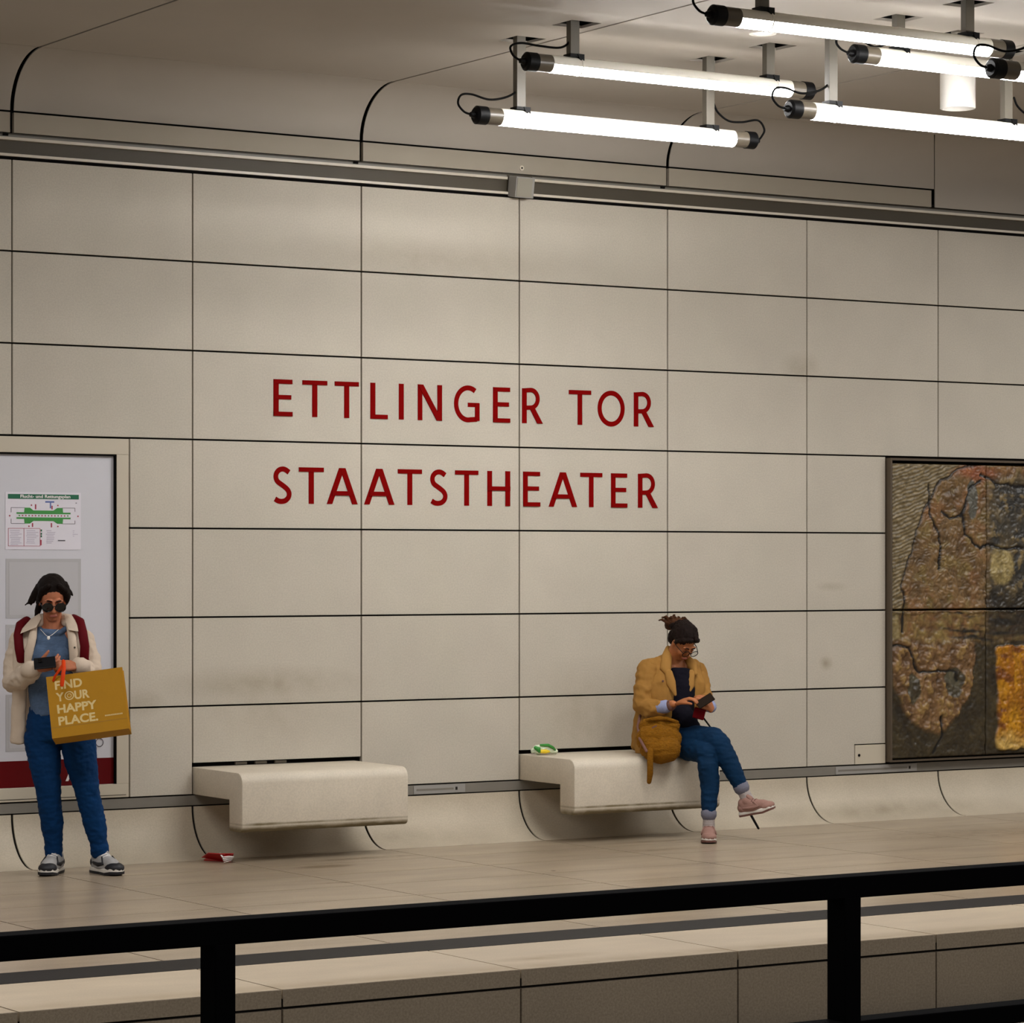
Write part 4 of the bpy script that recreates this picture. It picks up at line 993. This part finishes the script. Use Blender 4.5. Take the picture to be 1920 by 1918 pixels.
so_ = sm_.build('small_print', M['kraftprint'], cb); so_['kind'] = 'stuff'
rb = [p1(119, 1240, -.36), p1(120, 1252, -.41), p1(118, 1268, -.425), p1(116, 1284, -.425)]
MB().tube(rb, .0115, 10, flat=(A1, .25), ref=S1).build('ribbon', M['orange'], cb, smooth=True)
MB().tube([p1(117, 1247, -.35), p1(110, 1258, -.36), p1(103, 1268, -.35), p1(100, 1276, -.34)], .007, 10, flat=(A1, .3), ref=S1).build('ribbon', M['orange'], cb, smooth=True)

# ------------------------------------------------------------------ the seated woman
D2 = 20.45
ray2 = (px(1260, HOR, 1)-CAM).normalized(); A2 = V((ray2.x, ray2.y, 0)).normalized(); S2 = V((A2.y, -A2.x, 0))
def p2(u, v, dd=0): return px(u, v, D2+dd)
def on_seat(p):
    if p.z < .5475 and p.y > -.652 and p.x < 4.768 and p.z > .36: return V((p.x, p.y, .5475+.002*max(0, p.z-.5)))
    return p
w2o = thing('person', 'person in tan coat and jeans sitting on a bench with crossed legs, looking down', 'person', V((p2(1250, 1420).x, p2(1250, 1420).y, .545)))
T2 = -A2
f2 = (T2*.80+S2*.60); f2 = (f2*math.cos(.80)-Z*math.sin(.80)).normalized(); u2 = (Z-f2*Z.dot(f2)).normalized()
h2 = p2(1281, 1204, -.07)
body = MB()
s2 = head_shape(body, h2, f2, u2, .93)
body.tube([p2(1262, 1250, .03), p2(1264, 1232, .0), p2(1272, 1212, -.04)], [.07, .055, .052], 16)
body.tube([p2(1222, 1252, -.04), p2(1262, 1246, .03), p2(1306, 1256, .10)], [.05, .06, .05], 14)
body.tube([p2(1262, 1256, .03), p2(1256, 1300, .05), p2(1246, 1360, .06), p2(1246, 1398, .05)], [.10, .105, .10, .13], 18, flat=(A2, .8))
AR2 = [(1216, 1254, -.06), (1208, 1326, -.12), (1262, 1320, -.30)]
AL2 = [(1308, 1258, .10), (1322, 1318, .0), (1330, 1324, -.22)]
for pts in (AR2, AL2):
    q = [p2(*a) for a in pts]; body.tube([q[0], R_(q[0], q[1], .5), q[1], R_(q[1], q[2], .4), q[2]], [.045, .040, .037, .035, .025], 12)
body.tube([p2(1258, 1395, -.04), p2(1345, 1384, -.34), p2(1392, 1482, -.42)], [.07, .045, .032], 12)
body.tube([p2(1255, 1402, .0), p2(1328, 1416, -.40), p2(1329, 1540, -.46)], [.07, .045, .032], 12)
hand(body, p2(1272, 1318, -.315), S2*.80+Z*.34-A2*.30, -Z*.5+S2*.35-A2*.05, Z*.6-A2*.6, (.45, .5, .55, .6), thumb=(.8, .4, .3))
hand(body, p2(1334, 1330, -.30), Z*.75-S2*.45-A2*.3, -S2*.7-Z*.1+A2*.4, -A2*.9-S2*.1, (.5, .55, .6, .65), thumb=(.7, .55, .3))
body.blob('body', M['skin2'], w2o, .0042, 2, rest=lambda p: V((p.x, p.y, max(p.z, .556))) if p.y > -.66 and p.x < 4.78 and p.z > .36 else p)
face_bits(w2o, h2, f2, u2, s2, .93, 'hair2', 'skin2')
glasses(w2o, h2-u2*.004, f2, u2, s2, 'clearlens', 'cap', .0265, .016, 'glasses', False)
hr = MB()
hr.ell(h2-f2*.028+u2*.048, s2*.083, f2*.094, u2*.082); hr.ell(h2-f2*.055+u2*.0, s2*.080, f2*.060, u2*.08)
for q in (-1, 1): hr.tube([h2+s2*q*.02+f2*.070+u2*.092, h2+s2*q*.060+f2*.045+u2*.065, h2+s2*q*.076+f2*.012+u2*.02], [.012, .015, .012], 10)
hr.tube([p2(1262, 1172, -.02), p2(1285, 1168, -.06), p2(1302, 1182, -.11), p2(1306, 1196, -.14)], [.026, .026, .022, .012], 12)
hr.blob('hair', M['hair2'], w2o, .0045, 2, .0065, 20, fold=(2.2, 2.2, 1.0))
bn = MB(); bn.ell(p2(1268, 1168, -.0), S2*.066, A2*.05, Z*.036); bn.ell(p2(1256, 1172, .02), S2*.034, A2*.035, Z*.034)
rnd = random.Random(5)
for i in range(16):
    a = rnd.random()*2*PI; c0 = p2(1266+14*math.cos(a), 1168+5*math.sin(a), -.01); bn.tube([c0, c0+S2*(.03*math.cos(a)-.008)+Z*(.022+.016*rnd.random())-A2*.02*rnd.random(), c0+S2*(.046*math.cos(a)-.016)+Z*(.016+.01*rnd.random())], [.012, .008, .004], 8)
bn.tube([p2(1254, 1166, .01), p2(1248, 1162, .01), p2(1244, 1163, .01)], [.014, .008, .003], 8); bn.tube([p2(1255, 1176, .02), p2(1249, 1178, .02)], [.014, .005], 8)
bn.blob('hair_bun', M['bun'], w2o, .004, 1, .004, 40)
# navy top between the lapels
tp = MB()
tp.tube([p2(1272, 1256, -.035), p2(1272, 1290, -.05), p2(1268, 1330, -.06), p2(1262, 1372, -.04)], [.080, .112, .118, .13], 20, flat=(A2, .8), capk=.15)
tp.tube([p2(1276, 1335, -.12), p2(1290, 1352, -.16), p2(1300, 1362, -.17)], [.07, .065, .045], 14)
tp.blob('navy_top', M['navy'], w2o, .007, 3, .004, 16)
# tan coat: back, open fronts, sleeves, skirt on the seat
ct = MB()
ct.tube([p2(1256, 1246, .06), p2(1246, 1290, .09), p2(1234, 1350, .10), p2(1230, 1405, .08)], [.120, .155, .160, .165], 20, flat=(A2, .55), capk=.15)
ct.tube([p2(1236, 1246, -.04), p2(1240, 1285, -.12), p2(1240, 1330, -.13), p2(1238, 1372, -.10), p2(1232, 1405, -.06)], [.055, .080, .078, .075, .08], 16, flat=(A2, .7))
ct.tube([p2(1298, 1248, .05), p2(1306, 1285, -.02), p2(1306, 1320, -.04)], [.050, .056, .045], 14, flat=(A2, .8))
ct.tube([p2(1250, 1240, .03), p2(1222, 1254, -.05)], [.046, .064], 14); ct.tube([p2(1284, 1242, .05), p2(1304, 1256, .09)], [.042, .058], 14)
ct.tube([p2(1214, 1366, .02), p2(1206, 1400, .02), p2(1202, 1412, -.02)], [.075, .06, .035], 14)
ct.blob('coat', M['trench'], w2o, .0065, 3, .010, 9, rest=on_seat, fold=(1.5, 1.5, .9))
ct = MB()
ct.tube([p2(1216, 1256, -.06), p2(1209, 1292, -.10), p2(1208, 1322, -.12), p2(1222, 1330, -.18), p2(1238, 1328, -.23)], [.070, .070, .074, .062, .052], 16)
ct.blob('sleeve', M['trench'], w2o, .006, 3, .012, 10, fold=(1.2, 1.2, 1.5))
ct = MB()
ct.tube([p2(1306, 1258, .10), p2(1316, 1290, .06), p2(1321, 1314, -.02), p2(1326, 1320, -.12)], [.062, .056, .054, .046], 16)
ct.blob('sleeve', M['trench'], w2o, .006, 3, .010, 10, fold=(1.2, 1.2, 1.5))
for pts, rd in (([(1253, 1216, .0), (1250, 1232, -.06), (1248, 1254, -.13), (1252, 1264, -.15)], [.020, .036, .038, .012]),
                ([(1254, 1262, -.15), (1258, 1280, -.175), (1266, 1302, -.185)], [.026, .032, .010]),
                ([(1290, 1234, .0), (1298, 1246, -.04), (1304, 1262, -.07)], [.020, .034, .014]),
                ([(1296, 1262, -.07), (1294, 1285, -.105), (1286, 1306, -.125)], [.024, .028, .010])):
    MB().tube([p2(*a) for a in pts], rd, 12, flat=(A2, .4)).build('lapel', M['trenchdark'], w2o, smooth=True)
MB().ell(p2(1243, 1277, -.185), S2*.008, A2*.004, Z*.008).build('button', M['pinkdark'], w2o, smooth=True)
cf = MB().tube([p2(1237, 1328, -.235), p2(1251, 1324, -.265)], [.047, .043], 18, capn=1).build('shirt_cuff', M['shirtblue'], w2o, smooth=True)
MB().tube([p2(1330, 1322, -.16), p2(1333, 1326, -.22)], [.041, .038], 16, capn=1).build('shirt_cuff', M['shirtblue'], w2o, smooth=True)
MB().tube([p2(1256, 1323, -.275), p2(1259, 1322, -.282)], [.037, .037], 16, capn=1).build('bracelet', M['pinkdark'], w2o, smooth=True)
# jeans, one leg crossed over the other
je = MB()
je.tube([p2(1246, 1398, .04), p2(1262, 1398, -.03)], [.145, .13], 20, flat=(Z, .75))
je.tube([p2(1258, 1396, -.04), p2(1305, 1387, -.22), p2(1340, 1386, -.36), p2(1352, 1396, -.39)], [.108, .094, .076, .066], 20)
je.tube([p2(1348, 1392, -.385), p2(1364, 1424, -.41), p2(1380, 1456, -.425), p2(1389, 1474, -.43)], [.068, .066, .054, .046], 18)
je.tube([p2(1262, 1396, -.02), p2(1300, 1402, -.24), p2(1324, 1412, -.40)], [.098, .086, .071], 20)
je.tube([p2(1325, 1416, -.40), p2(1328, 1440, -.43), p2(1331, 1470, -.43), p2(1330, 1500, -.45), p2(1329, 1522, -.46)], [.068, .066, .063, .052, .046], 18)
je.blob('jeans', M['denim2'], w2o, .0065, 3, .005, 14, rest=on_seat)
MB().tube([p2(1329, 1522, -.46), p2(1329, 1530, -.46)], [.052, .051], 16, capn=1).build('trouser_cuff', M['denimcuff'], w2o, smooth=True)
MB().tube([p2(1388, 1472, -.43), p2(1392, 1480, -.43)], [.052, .051], 16, capn=1).build('trouser_cuff', M['denimcuff'], w2o, smooth=True)
MB().tube([p2(1329, 1528, -.46), p2(1329, 1550, -.46)], [.038, .040], 14).build('sock', M['sock'], w2o, smooth=True)
MB().tube([p2(1391, 1478, -.43), p2(1402, 1500, -.43)], [.038, .042], 14).build('sock', M['sock'], w2o, smooth=True)
an = p2(1329, 1566, -.44); an.z = 0
shoe(w2o, an, (T2*.98-S2*.02), Z, 'dusty pink trainer standing on the floor', 'pink', 'pink', 'sole', 'pinkdark', L=.285)
td = (S2*.86-Z*.14-A2*.30).normalized(); tu = (Z*.62+S2*.10-A2*.25)
a0 = p2(1405, 1519, -.44)
td = (S2*.84+Z*.20-A2*.40).normalized(); tu = (Z*.93-S2*.36-A2*.05)
shoe(w2o, p2(1407, 1527, -.44), td, tu, 'dusty pink trainer on the raised foot', 'pink', 'pink', 'sole', 'pinkdark', L=.255)

ph = thing('phone', 'brown cased phone in the hands of the seated person', 'phone', p2(1322, 1318, -.36))
xa = (S2*.80+Z*.50+A2*.1).normalized(); za = (Z*.5-S2*.55+A2*.6); za = (za-xa*za.dot(xa)).normalized(); ya = za.cross(xa)
MB().obox(p2(1322, 1314, -.38), xa*.060, ya*.006, za*.033).build('phone_case', M['brownphone'], ph, bevel=.004)
MB().obox(p2(1322, 1314, -.38)+ya*.0068, xa*.055, ya*.0008, za*.029).build('screen', M['glassblack'], ph)
pu = thing('pouch', 'small dark red pouch held under the phone of the seated person', 'pouch', p2(1312, 1338, -.33))
xa = (S2*.95-Z*.25).normalized(); za = (Z*.95+S2*.25+A2*.15); za = (za-xa*za.dot(xa)).normalized(); ya = za.cross(xa)
MB().obox(p2(1311, 1338, -.34), xa*.038, ya*.012, za*.036).build('pouch_body', M['redpouch'], pu, bevel=.006)
MB().obox(p2(1311, 1338, -.34)+za*.022-ya*.0125, xa*.036, ya*.001, za*.002).build('pouch_seam', M['maroon'], pu)
bgp = p2(1236, 1392, -.22)
sb = thing('shoulder_bag', 'mustard woven shoulder bag beside the seated person on the bench', 'bag', V((bgp.x, bgp.y, .545)))
mb = MB()
mb.tube([p2(1212, 1362, -.26), p2(1238, 1358, -.29), p2(1262, 1362, -.28)], [.05, .055, .045], 14, flat=(A2, .9))
mb.tube([p2(1216, 1385, -.30), p2(1240, 1383, -.33), p2(1258, 1385, -.31)], [.085, .088, .07], 16, flat=(A2, .85))
mb.tube([p2(1224, 1404, -.34), p2(1240, 1406, -.36), p2(1252, 1404, -.35)], [.085, .092, .085], 16, flat=(A2, .85))
mb.blob('bag_body', M['mustard'], sb, .006, 3, .006, 16, rest=on_seat)
MB().tube([p2(1206, 1354, -.26), p2(1222, 1348, -.335), p2(1250, 1347, -.345), p2(1270, 1354, -.30)], .012, 8, flat=(A2, .6)).build('rim', M['mustard'], sb, smooth=True)
MB().tube([p2(1200, 1342, -.12), p2(1196, 1362, -.24), p2(1200, 1386, -.35), p2(1212, 1408, -.42)], .010, 8, flat=(A2, .5)).build('handle', M['pinkdark'], sb, smooth=True)
MB().tube([p2(1219, 1408, -.42), p2(1219, 1430, -.44), p2(1219, 1450, -.42), p2(1217, 1466, -.40)], [.022, .020, .020, .015], 8, flat=(A2, .3), ref=S2).build('strap_end', M['mustard'], sb, smooth=True)
MB().obox(p2(1227, 1363, -.355), S2*.016+Z*.006, A2*.002, Z*.006).build('tag', M['pinkdark'], sb, bevel=.001)
st = thing('walking_stick', 'thin black stick leaning behind the crossed leg of the seated person', 'stick', p2(1422, 1553, -.30))
MB().tube([p2(1319, 1346, -.16), p2(1334, 1366, -.18), p2(1377, 1458, -.235), p2(1408, 1528, -.285)], [.006, .006, .006, .0085], 10).build('shaft', M['cap'], st, smooth=True)
MB().tube([p2(1408, 1528, -.285), p2(1422, 1553, -.30)], [.009, .0075], 10).build('tip', M['cap'], st, smooth=True)

# ------------------------------------------------------------------ litter
o = at(408, 1607, -.30); o.z = 0
lt = thing('litter_carton', 'crumpled red and white striped carton on the floor by the left bench', 'litter', o)
L_ = MB()
ux = S1; uy = A1
def LP(u, v, zz):
    d = (px(u, v, 1)-CAM); t_ = (zz-CAM.z)/d.z; return CAM+d*t_
a = [LP(378, 1608, .012), LP(414, 1614, .004), LP(422, 1602, .055), LP(390, 1600, .05)]
L_.sweep(a, [q+V((.003, .004, .004)) for q in a]).build('left_flap', M['litter_red'], lt)
a = [LP(412, 1615, .003), LP(436, 1612, .003), LP(438, 1601, .055), LP(416, 1601, .05)]
MB().sweep(a, [q+V((.003, .006, .003)) for q in a]).build('carton_front', M['litter_red'], lt)
a = [LP(382, 1613, .002), LP(432, 1616, .002), LP(436, 1606, .003), LP(392, 1606, .003)]
MB().sweep(a, [q+V((0, 0, .003)) for q in a]).build('carton_base', M['litter_red'], lt)
for i in range(4):
    q0 = LP(417+i*1.2, 1607+i*3.0, .045-.011*i)+FWD*-.012; q1 = LP(428+i*1.0, 1605.5+i*2.7, .050-.012*i)+FWD*-.012; q2 = LP(438-i*1.5, 1606+i*2.4, .040-.010*i)+FWD*-.010
    MB().tube([q0, q1, q2], .0034, 6, capn=1).build('white_stripe', M['letterwhite'], lt, smooth=True)
MB().tube([LP(413, 1600, .052)+FWD*-.01, LP(418, 1607, .040)+FWD*-.012, LP(420, 1612, .02)+FWD*-.012], .005, 6).build('white_stripe', M['letterwhite'], lt, smooth=True)
o = at(1018, 1408, -.10)
wr = thing('wrapper', 'crumpled green, white and yellow wrapper left on the stone bench', 'litter', V((o.x, o.y, .545)))
q = lambda u, v, Y=-.12: at(u, v, Y)
mb = MB(); mb.ell(q(1008, 1406), (.030, 0, 0), (0, .03, 0), (0, 0, .030)); mb.tube([q(1000, 1408), q(1012, 1404), q(1030, 1405), q(1042, 1409)], [.016, .026, .024, .012], 10); mb.blob('wrapper_body', M['wrapwhite'], wr, .004, 1, .007, 30)
MB().tube([q(1004, 1402, -.15), q(1010, 1405, -.16), q(1011, 1409, -.16)], [.012, .018, .010], 8).build('green_end', M['wrapgreen'], wr, smooth=True)
MB().tube([q(1014, 1397, -.14), q(1028, 1397, -.15), q(1037, 1402, -.15), q(1041, 1406, -.14)], [.008, .010, .010, .006], 8).build('green_fold', M['wrapgreen'], wr, smooth=True)
MB().tube([q(1015, 1409, -.16), q(1023, 1409, -.165), q(1029, 1409, -.16)], [.012, .015, .009], 8).build('yellow_print', M['wrapyellow'], wr, smooth=True)
